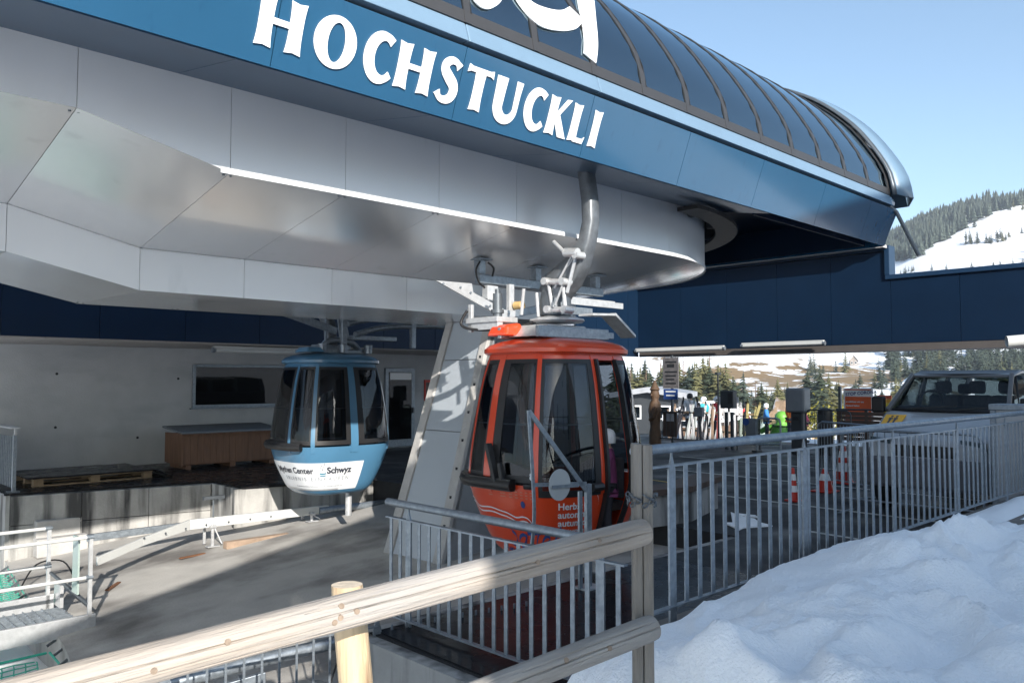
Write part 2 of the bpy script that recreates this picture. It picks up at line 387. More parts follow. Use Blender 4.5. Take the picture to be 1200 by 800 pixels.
# asphalt yard: one thick sheet with the cut-out of the pit, the front edge is a retaining wall
def platform_edge(u): return 15.93 - .217 * (u - 3.44)
yard = [(3.62, 5.34), (3.55, -24), (24.2, -24), (24.2, 34), (9.15, 34), (9.15, 13.35), (9.15, 5.34)]
mb = MB(); mb.prism(yard[:1] + yard[1:], -3.4, 0.0); structure('asphalt_yard', mb, ASPH)
# black wet rubber mat laid on the yard beside the track
mb = MB(); mb.prism([(3.66, 5.30), (3.60, 3.0), (7.4, 3.0), (7.4, 5.30)], 0.004, 0.012); structure('boarding_mat', mb, MATT)
# concrete face of the yard's front edge and of its pit side
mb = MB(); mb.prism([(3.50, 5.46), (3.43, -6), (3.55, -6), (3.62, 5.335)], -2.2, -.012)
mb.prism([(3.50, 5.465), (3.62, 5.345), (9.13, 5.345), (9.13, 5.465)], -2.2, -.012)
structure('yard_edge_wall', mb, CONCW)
# pit floor
def zpit(u, v): return -1.05 + .11 * (u - 3.8) + .02 * (15.7 - v)
def lipu(v): return interp([(0, 2.2), (5, 2.35), (8.5, 2.5), (10.1, 2.78), (16, 3.42)], v)
mb = MB(); NV, NU = 40, 24
def pf(a, b): 
    v = 1.0 + 15.4 * b; u0 = lipu(v); u = u0 + (9.6 - u0) * a; return (u, v, zpit(u, v) + .012 * noise.noise((u * 1.3, v * 1.3, 0)))
def pf2(a, b): p = pf(a, b); return (p[0], p[1], p[2] - .9)
mb.slab(pf, pf2, NU, NV); structure('pit_floor', mb, CONC, smooth=40)

# far platform along the building, built of concrete courses
pe = [(3.40, platform_edge(3.40)), (6.62, platform_edge(6.62)), (6.56, 14.0), (9.14, 13.37)]
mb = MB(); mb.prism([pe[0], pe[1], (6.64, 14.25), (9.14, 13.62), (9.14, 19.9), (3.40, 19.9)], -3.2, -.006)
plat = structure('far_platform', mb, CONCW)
mb = MB(); mb.prism([(3.36, platform_edge(3.36) - .06), (6.68, platform_edge(6.68) - .06), (6.68, 13.93), (9.145, 13.3), (9.145, 19.25), (3.36, 19.25)], 0.0, .03)
structure('platform_rubber_mat', mb, MATT)
def course(p, q, z0, z1, n_, th=.22):
    d = (Vector((q[0], q[1])) - Vector((p[0], p[1]))); L = d.length; d.normalize(); nn = Vector((-d.y, d.x)) * 1
    for i in range(n_):
        a = Vector(p[:2]) + d * (L * i / n_ + .004); b_ = Vector(p[:2]) + d * (L * (i + 1) / n_ - .004)
        jit = random.uniform(-.006, .006); mb_ = MB()
        A, B = a - nn * jit, b_ - nn * jit
        mb_.hexa([(A.x, A.y, z0), (B.x, B.y, z0), (B.x + nn.x * th, B.y + nn.y * th, z0), (A.x + nn.x * th, A.y + nn.y * th, z0)],
                 [(A.x, A.y, z1), (B.x, B.y, z1), (B.x + nn.x * th, B.y + nn.y * th, z1), (A.x + nn.x * th, A.y + nn.y * th, z1)])
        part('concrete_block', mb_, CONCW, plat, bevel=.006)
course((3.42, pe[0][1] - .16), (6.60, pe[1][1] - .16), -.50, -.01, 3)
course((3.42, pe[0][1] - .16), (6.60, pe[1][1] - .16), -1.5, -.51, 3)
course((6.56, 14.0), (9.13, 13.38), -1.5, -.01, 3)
# kerb wall that carries the right-hand railing
mb = MB(); mb.prism([(3.56, 2.70), (3.56, 2.36), (30, 2.36), (30, 2.98), (3.9, 2.98)], .006, .49)
structure('kerb_wall', mb, mat('brown_kerb_concrete', (0.17, 0.155, 0.14), .85, 0, .2, 3, .4, 30), bevel=.015)
# bank the photographer stands on
mb = MB(); mb.prism([(-6, -10), (3.5, -10), (3.45, 2.6), (2.1, 2.62), (-6, 7)], -3.4, .28); structure('bank', mb, SNOWM)
# snow bank
def snow(u, v):
    e = sstep(2.55, 3.25, u + .22 * noise.noise((v * 1.5, u, 2)))
    edge = .22 * noise.noise((u * 1.1, 4.4, 1.0)) + .07 * noise.noise((u * 3.7, 1.4, 1.0))
    t = sstep(2.66 + edge * .6, 1.85 + edge, v)
    h = interp([(0, .50), (6.2, .50), (7.6, .40), (20, .38)], u) + .14 * t + .30 * sstep(2.0, -1.0, v)
    m1 = math.exp(-((u - 6.0) / 1.5) ** 2 - ((v - 2.2) / .75) ** 2) * .22
    dip = math.exp(-((u - 9.6) / .9) ** 2 - ((v - 1.75) / .45) ** 2) * .26 + math.exp(-((u - 4.9) / .22) ** 2 - ((v - 1.55) / .30) ** 2) * .10
    p = (u + .25 * noise.noise((u * 1.3, v * 1.3, 8)), v + .25 * noise.noise((u * 1.3, v * 1.3, 21)))
    rdg = (1 - abs(noise.noise((p[0] * 1.15, p[1] * 1.7, 0.3)))) ** 2
    lump = .19 * (rdg - .55) + .11 * noise.noise((p[0] * 2.3, p[1] * 2.8, 9.0)) + .065 * noise.turbulence((u * 4.2, v * 4.2, 5.0), 4, True) + .012 * noise.noise((u * 17, v * 17, 1))
    return .05 + (h + m1 - dip + lump * (.35 + .65 * t)) * (.15 + .85 * e)
mb = MB()
def sf(a, b): u = 2.35 + 14.5 * a ** 1.35; v = -5 + 7.75 * (1 - (1 - b) ** 1.5); return (u, v, snow(u, v))
mb.grid(sf, 380, 260); sb = structure('snow_bank', mb, SNOWM, smooth=180)
# leftover snow on the kerb behind the railing, and a melt patch on the asphalt
mb = MB()
mb.grid(lambda a, b: (8.6 + 5 * a, 2.50 + .42 * b, .485 + .09 * math.sin(math.pi * min(1, b)) * math.sin(math.pi * a) ** .5 * (0.8 + .5 * noise.noise((a * 9, b * 3, 0)))), 60, 10)
structure('kerb_snow', mb, SNOWM, smooth=180)
mb = MB(); mb.prism([(10.65, 6.38), (10.40, 6.22), (9.89, 5.90), (9.80, 5.98), (9.48, 5.56), (9.66, 5.60), (9.84, 5.52), (10.06, 5.40), (10.18, 5.66), (10.40, 5.86), (10.40, 6.02)], .004, .02); mb.prism([(10.62, 6.24), (10.66, 5.99), (10.54, 5.88), (10.47, 6.10)], .004, .02)
structure('snow_patch', mb, SNOWM)
# painted lines on the yard
PAINT = mat('worn_line_paint', (0.40, 0.40, 0.37), .7, 0, .3, 8); YPAINT = mat('worn_yellow_paint', (0.36, 0.25, 0.04), .7, 0, .3, 8)
for (u0, v0, u1, v1, wd) in [(12.0, 2.95, 12.2, 9.0, .09), (14.6, 3.0, 14.9, 10.5, .09), (9.9, 3.0, 10.1, 5.0, .08), (17.4, 3.0, 17.6, 12, .09)]:
    d = Vector((u1 - u0, v1 - v0)).normalized(); nn = Vector((-d.y, d.x)) * wd / 2; mb = MB()
    mb.prism([(u0 - nn.x, v0 - nn.y), (u1 - nn.x, v1 - nn.y), (u1 + nn.x, v1 + nn.y), (u0 + nn.x, v0 + nn.y)], .003, .006); structure('painted_line', mb, PAINT)
mb = MB(); mb.prism([(12.8, 8.2), (12.9, 8.2), (13.4, 11.4), (13.3, 11.4)], .003, .006); structure('painted_line', mb, YPAINT)
# ================================================================== TERMINAL
st = root('gondola_station', 'blue and silver gondola terminal with white HOCHSTUCKLI lettering under a glass barrel roof', 'cable car station', (8, 9, 0))
UL, UE = -6.0, 12.45                                # left end (out of view) and right end of the straight part
FB, FT = (5.07, 4.10), (4.87, 4.66)                  # fascia: (v, z) of bottom and top edge
VC = 9.0
# dark cores behind the plates so that joints read black
mb = MB(); mb.hexa([(UL, 5.10, 4.17), (13.15, 5.10, 4.17), (13.15, 5.33, 4.22), (UL, 5.33, 4.22)], [(UL, 4.91, 4.66), (13.15, 4.91, 4.66), (13.15, 5.13, 4.66), (UL, 5.13, 4.66)])
part('fascia_core', mb, DARK, st)
seams = [2.86 - .32 + 1.60 * k for k in range(-5, 7)]
seams = [UL] + [s_ for s_ in [-5.42, -3.82, -2.22, -.62, .98, 2.58, 4.20, 5.80, 7.42, 9.02, 10.72, 12.25] if s_ > UL] + [13.2]
for a, b in zip(seams, seams[1:]):
    mb = MB(); mb.panel([(a, FB[0], FB[1]), (b, FB[0], FB[1]), (b, FT[0], FT[1]), (a, FT[0], FT[1])], .025, .0035); part('fascia_panel', mb, BLUE, st)
# chamfered corner and end of the fascia
mb = MB(); mb.panel([(13.205, FB[0] + .02, FB[1]), (13.205, 12.9, FB[1]), (13.32, 13.05, FT[1]), (13.32, FT[0] + .02, FT[1])], .025, .0035); part('fascia_panel', mb, BLUE, st)
mb = MB(); mb.panel([(13.2, 12.93, FB[1]), (UL, 12.93, FB[1]), (UL, 13.13, FT[1]), (13.2, 13.13, FT[1])], .025, .0035); part('fascia_panel', mb, BLUE, st)
# shadow gap and gutter
mb = MB(); mb.box(UL, 13.2, 4.97, 5.2, 4.655, 4.71); part('shadow_gap', mb, DARK, st)
gs = [UL, -2.6, .8, 4.2, 5.86, 9.1, 13.0]
for a, b in zip(gs, gs[1:]):
    mb = MB(); mb.hexa([(a + .003, 4.845, 4.70), (b - .003, 4.845, 4.70), (b - .003, 5.1, 4.70), (a + .003, 5.1, 4.70)], [(a + .003, 4.895, 4.862), (b - .003, 4.895, 4.862), (b - .003, 5.1, 4.862), (a + .003, 5.1, 4.862)])
    part('gutter', mb, GUTTER, st, bevel=.01)
mb = MB(); mb.tube([(12.98, 4.93, 4.785), (13.2, 4.97, 4.78), (13.36, 5.12, 4.77), (13.4, 5.4, 4.77), (13.4, 12.6, 4.77)], .075, 10); part('gutter', mb, GUTTER, st, 40)
mb = MB(); mb.tube([(13.1, 5.0, 4.78), (13.16, 4.86, 4.62), (13.25, 4.57, 3.90)], .03, 8); part('stay_rod', mb, STEEL, st, 40)
# barrel roof: profile (v, z)
prof = catmull([(4.895, 4.868), (4.97, 5.24), (5.19, 5.65), (5.5, 6.08), (5.92, 6.49), (6.35, 6.80), (6.9, 7.09), (7.6, 7.33), (8.3, 7.46), (9.0, 7.5)], 6)
prof = prof + [(2 * VC - v, z) for v, z in prof[-2::-1]]
plen = [0.0]
for a, b in zip(prof, prof[1:]): plen.append(plen[-1] + math.hypot(b[0] - a[0], b[1] - a[1]))
PT = plen[-1]
def rp(s, off=0.0):                                 # point of the roof section at arc length s
    s = min(max(s, 0), PT - 1e-6); i = 0
    while plen[i + 1] < s: i += 1
    t = (s - plen[i]) / (plen[i + 1] - plen[i]); a, b = prof[i], prof[i + 1]
    dv, dz = b[0] - a[0], b[1] - a[1]; L = math.hypot(dv, dz)
    return (a[0] + dv * t - dz / L * off, a[1] + dz * t + dv / L * off)
UM = [4.225 + .797 * k for k in range(-12, 12)]
def rib(u0, u1, s0, s1, o0, o1, n_=40):
    return MB().slab(lambda a, b: (u0 + (u1 - u0) * a,) + rp(s0 + (s1 - s0) * b, o1), lambda a, b: (u0 + (u1 - u0) * a,) + rp(s0 + (s1 - s0) * b, o0), 1, n_)
for i, um in enumerate(UM[:-1]):
    part('glass_pane', rib(um + .042, UM[i + 1] - .042, .10, PT - .1, -.012, .0, 44), ROOFG, st, 60)
for um in UM:
    r0 = part('roof_rib', rib(um - .036, um + .036, 0, PT, -.06, .010, 44), BROWNF, st, 60)
    part('rib_seal', rib(um + .034, um + .044, .1, PT - .1, -.02, .013, 44), BLACK, r0, 60)
mb = rib(UM[0], UM[-1], 0.0, .11, -.05, .006, 2); part('sill_frame', mb, BROWNF, st)
mb = rib(UM[0], UM[-1], PT - .11, PT, -.05, .006, 2); part('sill_frame', mb, BROWNF, st)
# painted hood beyond the last rib
def hood(u, sc_, zt): 
    return lambda s: (u, VC + (rp(s)[0] - VC) * sc_, 4.86 + (rp(s)[1] - 4.86) * zt)
h0, h1, h2, h3 = hood(13.0, 1.01, 1.01), hood(13.04, 1.022, 1.022), hood(13.5, 1.040, 1.03), hood(14.1, .97, .93)
HOOD = mat('hood_blue_paint', (0.13, 0.21, 0.29), .45, 0, .05, 1.2, coat=.4)
for a, b, m_ in ((h0, h1, STEEL), (h1, h2, HOOD), (h2, h3, HOOD)):
    mb = MB(); mb.grid(lambda i, j: (a if j == 0 else b)(PT * i), 60, 1); o = part('roof_hood', mb, m_, st, 40)
    sm = o.modifiers.new('thick', 'SOLIDIFY'); sm.thickness = .02
mb = MB(); q = [h3(PT * i / 40) for i in range(41)]; mb.add(q, [tuple(range(41))]); part('end_wall', mb, HOOD, st)
# big script letters on the glass: only the lower ends of the last letters are in view
def on_glass(path, wid, n_=6):
    P = catmull(path, n_); m = len(P); mb = MB(); wd = [interp([(i / (len(wid) - 1), x) for i, x in enumerate(wid)], k / (m - 1)) for k in range(m)]
    L = []; R = []
    for i, p in enumerate(P):
        a = Vector(P[min(i + 1, m - 1)]) - Vector(P[max(i - 1, 0)]); a.normalize(); nn = Vector((-a.y, a.x)) * wd[i] / 2
        L.append(Vector(p) + nn); R.append(Vector(p) - nn)
    f = lambda q, o: (q.x,) + rp(q.y, o)
    return mb.slab(lambda a, b: f(L[round(b * (m - 1))] * (1 - a) + R[round(b * (m - 1))] * a, .018), lambda a, b: f(L[round(b * (m - 1))] * (1 - a) + R[round(b * (m - 1))] * a, .004), 3, m - 1)
part('script_letter', on_glass([(4.30, .40), (4.36, .27), (4.46, .27), (4.62, .40), (4.72, .62)], [.10, .12, .12, .10, .08]), WHITE, st, 60)
part('script_letter', on_glass([(5.18, 1.1), (5.45, 1.35), (5.72, 1.25), (5.62, .95), (5.3, .82), (5.02, .70), (4.97, .52), (5.10, .40), (5.36, .43), (5.60, .53), (5.80, .70)], [.10, .12, .13, .12, .12, .20, .22, .26, .24, .22, .18], 8), WHITE, st, 60)
part('script_letter', on_glass([(6.6, 1.75), (6.35, 1.35), (6.08, .90), (5.90, .52), (5.77, .15)], [.24, .24, .23, .20, .17], 10), WHITE, st, 60)
# ---- lettering on the fascia
def flare(x, wd, y0=0.0, y1=1.0, fl=.03):           # a stem with flared, slightly cupped ends
    h = wd / 2; L = []; n_ = 10
    for i in range(n_ + 1):
        t = i / n_; L.append((x - h - fl * abs(2 * t - 1) ** 3, y0 + (y1 - y0) * t))
    R = [(2 * x - a, b) for a, b in L]
    return L + [(x, y1 - .03 if y1 > .9 else y1)] + R[::-1] + [(x, y0 + .03 if y0 < .1 else y0)]
def arc(cx, cy, rx, ry, a0, a1, n_=28): return [(cx + rx * math.cos(math.radians(a0 + (a1 - a0) * i / n_)), cy + ry * math.sin(math.radians(a0 + (a1 - a0) * i / n_))) for i in range(n_ + 1)]
def wave(n_, f): return [f(i / (n_ - 1)) for i in range(n_)]
def gl_H(): return [[flare(.16, .29)], [flare(.80, .29)], [[(.2, .46), (.75, .46), (.75, .58), (.2, .58)]]], .95
def gl_O(): return [[arc(.5, .5, .49, .53, 0, 360, 48)[:-1], arc(.52, .5, .20, .40, 0, 360, 40)[:-1][::-1]]], 1.0
def gl_C():
    p = arc(.52, .5, .41, .455, 52, 318, 40); m = len(p)
    return [[stroke(p, wave(m, lambda t: .12 + .21 * math.sin(math.pi * t) ** 1.5 + (.09 * (1 - t / .12) if t < .12 else 0) + (.05 * (t - .9) / .1 if t > .9 else 0)))]], .86
def gl_S():
    p = catmull([(.62, .84), (.50, .935), (.33, .95), (.19, .85), (.19, .70), (.34, .56), (.50, .43), (.55, .28), (.48, .12), (.32, .045), (.15, .07), (.05, .19)], 5); m = len(p)
    return [[stroke(p, wave(m, lambda t: .13 + .15 * math.sin(math.pi * t) ** 2 + (.09 * (1 - t / .07) if t < .07 else 0) + (.07 * (t - .93) / .07 if t > .93 else 0)))]], .68
def gl_T(): return [[flare(.38, .28, 0, .96)], [[(-.02, .84), (.0, 1.03), (.10, 1.0), (.66, 1.0), (.76, 1.03), (.78, .84), (.70, .88), (.06, .88)]]], .78
def gl_U():
    p = [(.15, 1.0), (.15, .7)] + arc(.44, .32, .29, .30, 180, 360, 24) + [(.73, .7), (.74, 1.0)]; m = len(p)
    return [[stroke(p, wave(m, lambda t: (.29 if t < .3 else max(.15, .29 - .24 * (t - .3))) + (.06 * (1 - t / .06) if t < .06 else 0) + (.06 * (t - .95) / .05 if t > .95 else 0)))]], .86
def gl_K(): return [[flare(.16, .29)], [[(.24, .50), (.62, 1.0), (.80, 1.02), (.44, .56), (.84, -.01), (.52, -.01), (.22, .46)]]], .80
def gl_L(): return [[flare(.16, .29)], [[(.2, 0), (.60, 0), (.66, .20), (.58, .13), (.2, .13)]]], .66
def gl_I(): return [[flare(.16, .29)]], .32
GL = dict(H=gl_H, O=gl_O, C=gl_C, S=gl_S, T=gl_T, U=gl_U, K=gl_K, L=gl_L, I=gl_I)
starts = dict(zip(range(11), [2.43, 2.855, 3.27, 3.565, 3.955, 4.25, 4.575, 4.945, 5.245, 5.56, 5.85]))
CAPH = .345; LW = [.345, .345, .265, .34, .235, .285, .305, .265, .285, .225, .115]
def fas(u, h, o):                                   # point of the fascia at height h above its bottom edge, o proud of it
    t = h / .595; n_ = Vector((0, -.56, -.2)).normalized()
    return (u + n_.x * o, FB[0] + (FT[0] - FB[0]) * t + n_.y * o, FB[1] + (FT[1] - FB[1]) * t + n_.z * o)
for i, ch in enumerate('HOCHSTUCKLI'):
    polys, adv = GL[ch](); mb = MB(); xs_ = [x for ring in polys for o_ in ring for x, y in o_]; x0_, sx_ = min(xs_), LW[i] / (max(xs_) - min(xs_))
    for k_, ring in enumerate(polys):
        vs, fs = curve_fill(ring, .5)
        mb.add([fas(starts[i] + (x - x0_) * sx_, .125 + y * CAPH, .006 + (z + .5) * .008 + k_ * .0006) for x, y, z in vs], fs)
    part('letter', mb, WHITE, st)
# ---- soffit between fascia and hull
VH = 6.10
ss = [UL, -3.6, -2.0, -.4, .95, 2.35, 4.0, 5.6, 7.2, 8.6, 9.55]
for a, b in zip(ss, ss[1:]):
    mb = MB(); mb.panel([(a, FB[0] + .03, FB[1] + .004), (a, VH + .05, 4.295), (b, VH + .05, 4.295), (b, FB[0] + .03, FB[1] + .004)], .02, .003); part('soffit_panel', mb, SOFFIT, st)
mb = MB(); mb.box(9.56, 13.15, 5.36, 12.6, 4.60, 4.63); mb.box(9.4, 9.56, 5.36, 8.2, 4.32, 4.63); mb.box(UL, 9.5, 11.9, 12.9, 4.33, 4.36); part('ceiling_panel', mb, NAVY, st)
mb = MB(); mb.box(9.58, 13.1, 5.34, 5.36, 4.13, 4.62); mb.box(13.1, 13.15, 5.36, 12.8, 4.13, 4.62); part('ceiling_panel', mb, NAVY, st)
mb = MB(); mb.box(UL, 13.1, 5.2, 12.8, 4.72, 4.76); part('machine_deck', mb, DARK, st)
mb = MB()
for k_ in range(10): mb.beam((UL + 1.9 * k_, 6.0, 5.0), (UL + 1.9 * k_ + 1.2, 8.0, 6.6), .1, .1)
mb.box(UL, 12, 7.4, 7.7, 5.2, 5.5); mb.box(UL, 12, 10.3, 10.6, 5.2, 5.5); part('machine_frame', mb, GALV, st)
# ---- silver hull between the two tracks
A = dict(top=4.30, wb=3.60, inn=3.23, kb=2.82); B = dict(top=4.30, wb=3.855, inn=3.49, kb=3.07)
VI, KW = 8.05, 8.95 - 8.05
CU, CV = 8.75, 9.0
def sec(u):
    t = min(1, max(0, (u - 1.66) / (2.78 - 1.66))); return {k_: B[k_] + (A[k_] - B[k_]) * t for k_ in A}
hs = [UL, -4.2, -2.4, -.55, 1.66, 2.78, 3.84, 4.90, 5.96, 7.02, 7.76, 8.75]
def hull_strip(a, b):
    s0, s1 = sec(a), sec(b)
    # near side
    Q = [('hull_wall', SILVERW, [(a, VH, s0['wb']), (b, VH, s1['wb']), (b, VH, s1['top']), (a, VH, s0['top'])]),
         ('hull_underside', SILVER, [(a, VI, s0['inn']), (b, VI, s1['inn']), (b, VH, s1['wb']), (a, VH, s0['wb'])]),
         ('keel_side', SILVERW, [(a, VI, s0['kb']), (b, VI, s1['kb']), (b, VI, s1['inn']), (a, VI, s0['inn'])]),
         ('keel_bottom', SILVER, [(a, 2 * CV - VI, s0['kb']), (b, 2 * CV - VI, s1['kb']), (b, VI, s1['kb']), (a, VI, s0['kb'])])]
    for n_, m_, q in Q: part(n_, MB().panel(q, .02, .0025), m_, st)
    for n_, m_, q in Q[:3]:
        part(n_, MB().panel([(x, 2 * CV - y, z) for x, y, z in (q[1], q[0], q[3], q[2])], .02, .0025), m_, st)
for a, b in zip(hs, hs[1:]): hull_strip(a, b)
for u_ in hs[1:-1]:
    q_ = sec(u_)
    for v_, z_, dz_ in ((VI + .05, q_['inn'] + .005, 1), (VH + .06, q_['wb'] - .012, 1), (2 * CV - VI - .06, q_['kb'] - .001, 1)):
        for du_ in (-.03, .03): part('panel_screw', MB().tube([(u_ + du_, v_, z_ + .01), (u_ + du_, v_, z_ - .006)], .011, 6), STEEL, st)
# bright drip edge along the lower rim of the wall
mb = MB()
for a, b in ((2.70, 8.75),): mb.box(a, b, VH - .014, VH - .003, 3.585, 3.625)
part('drip_edge', mb, VINYL, st)
# round end
RW, RI, NW = CV - VH, CV - VI, 7
def rev(r, ang): return (CU + r * math.sin(ang), CV - r * math.cos(ang))
for k_ in range(NW):
    a0, a1 = math.pi * k_ / NW, math.pi * (k_ + 1) / NW; g = .0008
    def ring(p0, p1, off):
        def f(a, b):
            r = p0[0] + (p1[0] - p0[0]) * b; z = p0[1] + (p1[1] - p0[1]) * b; x, y = rev(r - off[0], a0 + g + (a1 - a0 - 2 * g) * a); return (x, y, z + off[1])
        return f
    for n_, m_, p0, p1, off in (('hull_wall', SILVERW, (RW, 3.60), (RW, 4.30), (.02, 0)), ('hull_underside', SILVER, (RI, 3.23), (RW, 3.60), (0, .02)),
                                ('keel_side', SILVERW, (RI, 2.82), (RI, 3.23), (.02, 0)), ('keel_bottom', SILVER, (.02, 2.82), (RI, 2.82), (0, .02))):
        part(n_, MB().slab(ring(p0, p1, (0, 0)), ring(p0, p1, off), 8, 1), m_, st, 40)
    part('drip_edge', MB().slab(ring((RW + .014, 3.585), (RW + .014, 3.625), (0, 0)), ring((RW + .014, 3.585), (RW + .014, 3.625), (.012, 0)), 8, 1), VINYL, st)
mb = MB(); mb.box(UL, 8.75, 6.2, 11.8, 3.95, 4.28); part('hull_core', mb, DARK, st)
# bullwheel and the tyre bank that shows past the round end
mb = MB(); P = [(CU - .2 + 3.32 * math.sin(t), CV - 3.32 * math.cos(t), 4.12) for t in [math.pi * i / 40 for i in range(41)]]
for p, q in zip(P, P[1:]): mb.beam(p, q, .30, .05)
part('guide_flange', mb, BLACK, st)
bw = MB(); bw.tube([(CU + 2.75 * math.cos(2 * math.pi * i / 48), CV + 2.75 * math.sin(2 * math.pi * i / 48), 4.42) for i in range(48)], .13, 8, closed=True)
bw.box(CU - 2.7, CU + 2.7, CV - .1, CV + .1, 4.36, 4.46); bw.box(CU - .1, CU + .1, CV - 2.7, CV + 2.7, 4.36, 4.46); part('bullwheel', bw, STEEL, st, 40)
for k_ in range(9):
    t = math.pi * (k_ + .5) / 10; x, y = CU + 3.0 * math.sin(t), CV - 3.0 * math.cos(t)
    d = Vector((math.sin(t), -math.cos(t), 0)); mb = MB(); mb.tube([Vector((x, y, 4.34)) - d * .05, Vector((x, y, 4.34)) + d * .09], .19, 14); mb.tube([Vector((x, y, 4.34)) + d * .08, Vector((x, y, 4.34)) + d * .10], .09, 12); part('drive_tyre', mb, BLACK, st, 40)
# concrete support leg
lg = root('support_leg', 'slanted concrete leg with pale cladding panels under the silver hull', 'pillar', (7.4, 9.2, -.6))
def legp(t, s, du=0.0):                             # t 0 foot..1 top, s 0 left (far)..1 right (near)
    u = 7.0 + .72 * t; z = -.72 + 3.54 * t; v0 = 10.02 - .62 * t; v1 = 8.66 - .28 * t; return (u + du, v0 + (v1 - v0) * s, z)
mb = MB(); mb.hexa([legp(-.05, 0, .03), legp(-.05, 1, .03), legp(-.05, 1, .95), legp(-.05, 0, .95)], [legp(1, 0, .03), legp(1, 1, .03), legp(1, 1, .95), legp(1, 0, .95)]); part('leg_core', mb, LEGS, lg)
for s0, s1 in ((0, .145), (.855, 1.0)):
    mb = MB(); mb.hexa([legp(-.05, s0, -.03), legp(-.05, s1, -.03), legp(-.05, s1, .10), legp(-.05, s0, .10)], [legp(1, s0, -.03), legp(1, s1, -.03), legp(1, s1, .10), legp(1, s0, .10)]); part('leg_border', mb, LEGC, lg, bevel=.012)
for t0, t1 in ((-.05, .18), (.18, .55), (.55, .84), (.84, 1.0)):
    mb = MB(); mb.hexa([legp(t0 + .002, .152, .0), legp(t0 + .002, .848, 0), legp(t0 + .002, .848, .06), legp(t0 + .002, .152, .06)], [legp(t1 - .002, .152, 0), legp(t1 - .002, .848, 0), legp(t1 - .002, .848, .06), legp(t1 - .002, .152, .06)]); part('cladding_panel', mb, LEGP, lg)
for i_ in range(9):
    t = .08 + .11 * i_; p = legp(t, .93, -.034); mb = MB(); mb.box(p[0] - .004, p[0] + .01, p[1] - .018, p[1] + .018, p[2] - .018, p[2] + .018); part('anchor_hole', mb, DARK, lg)
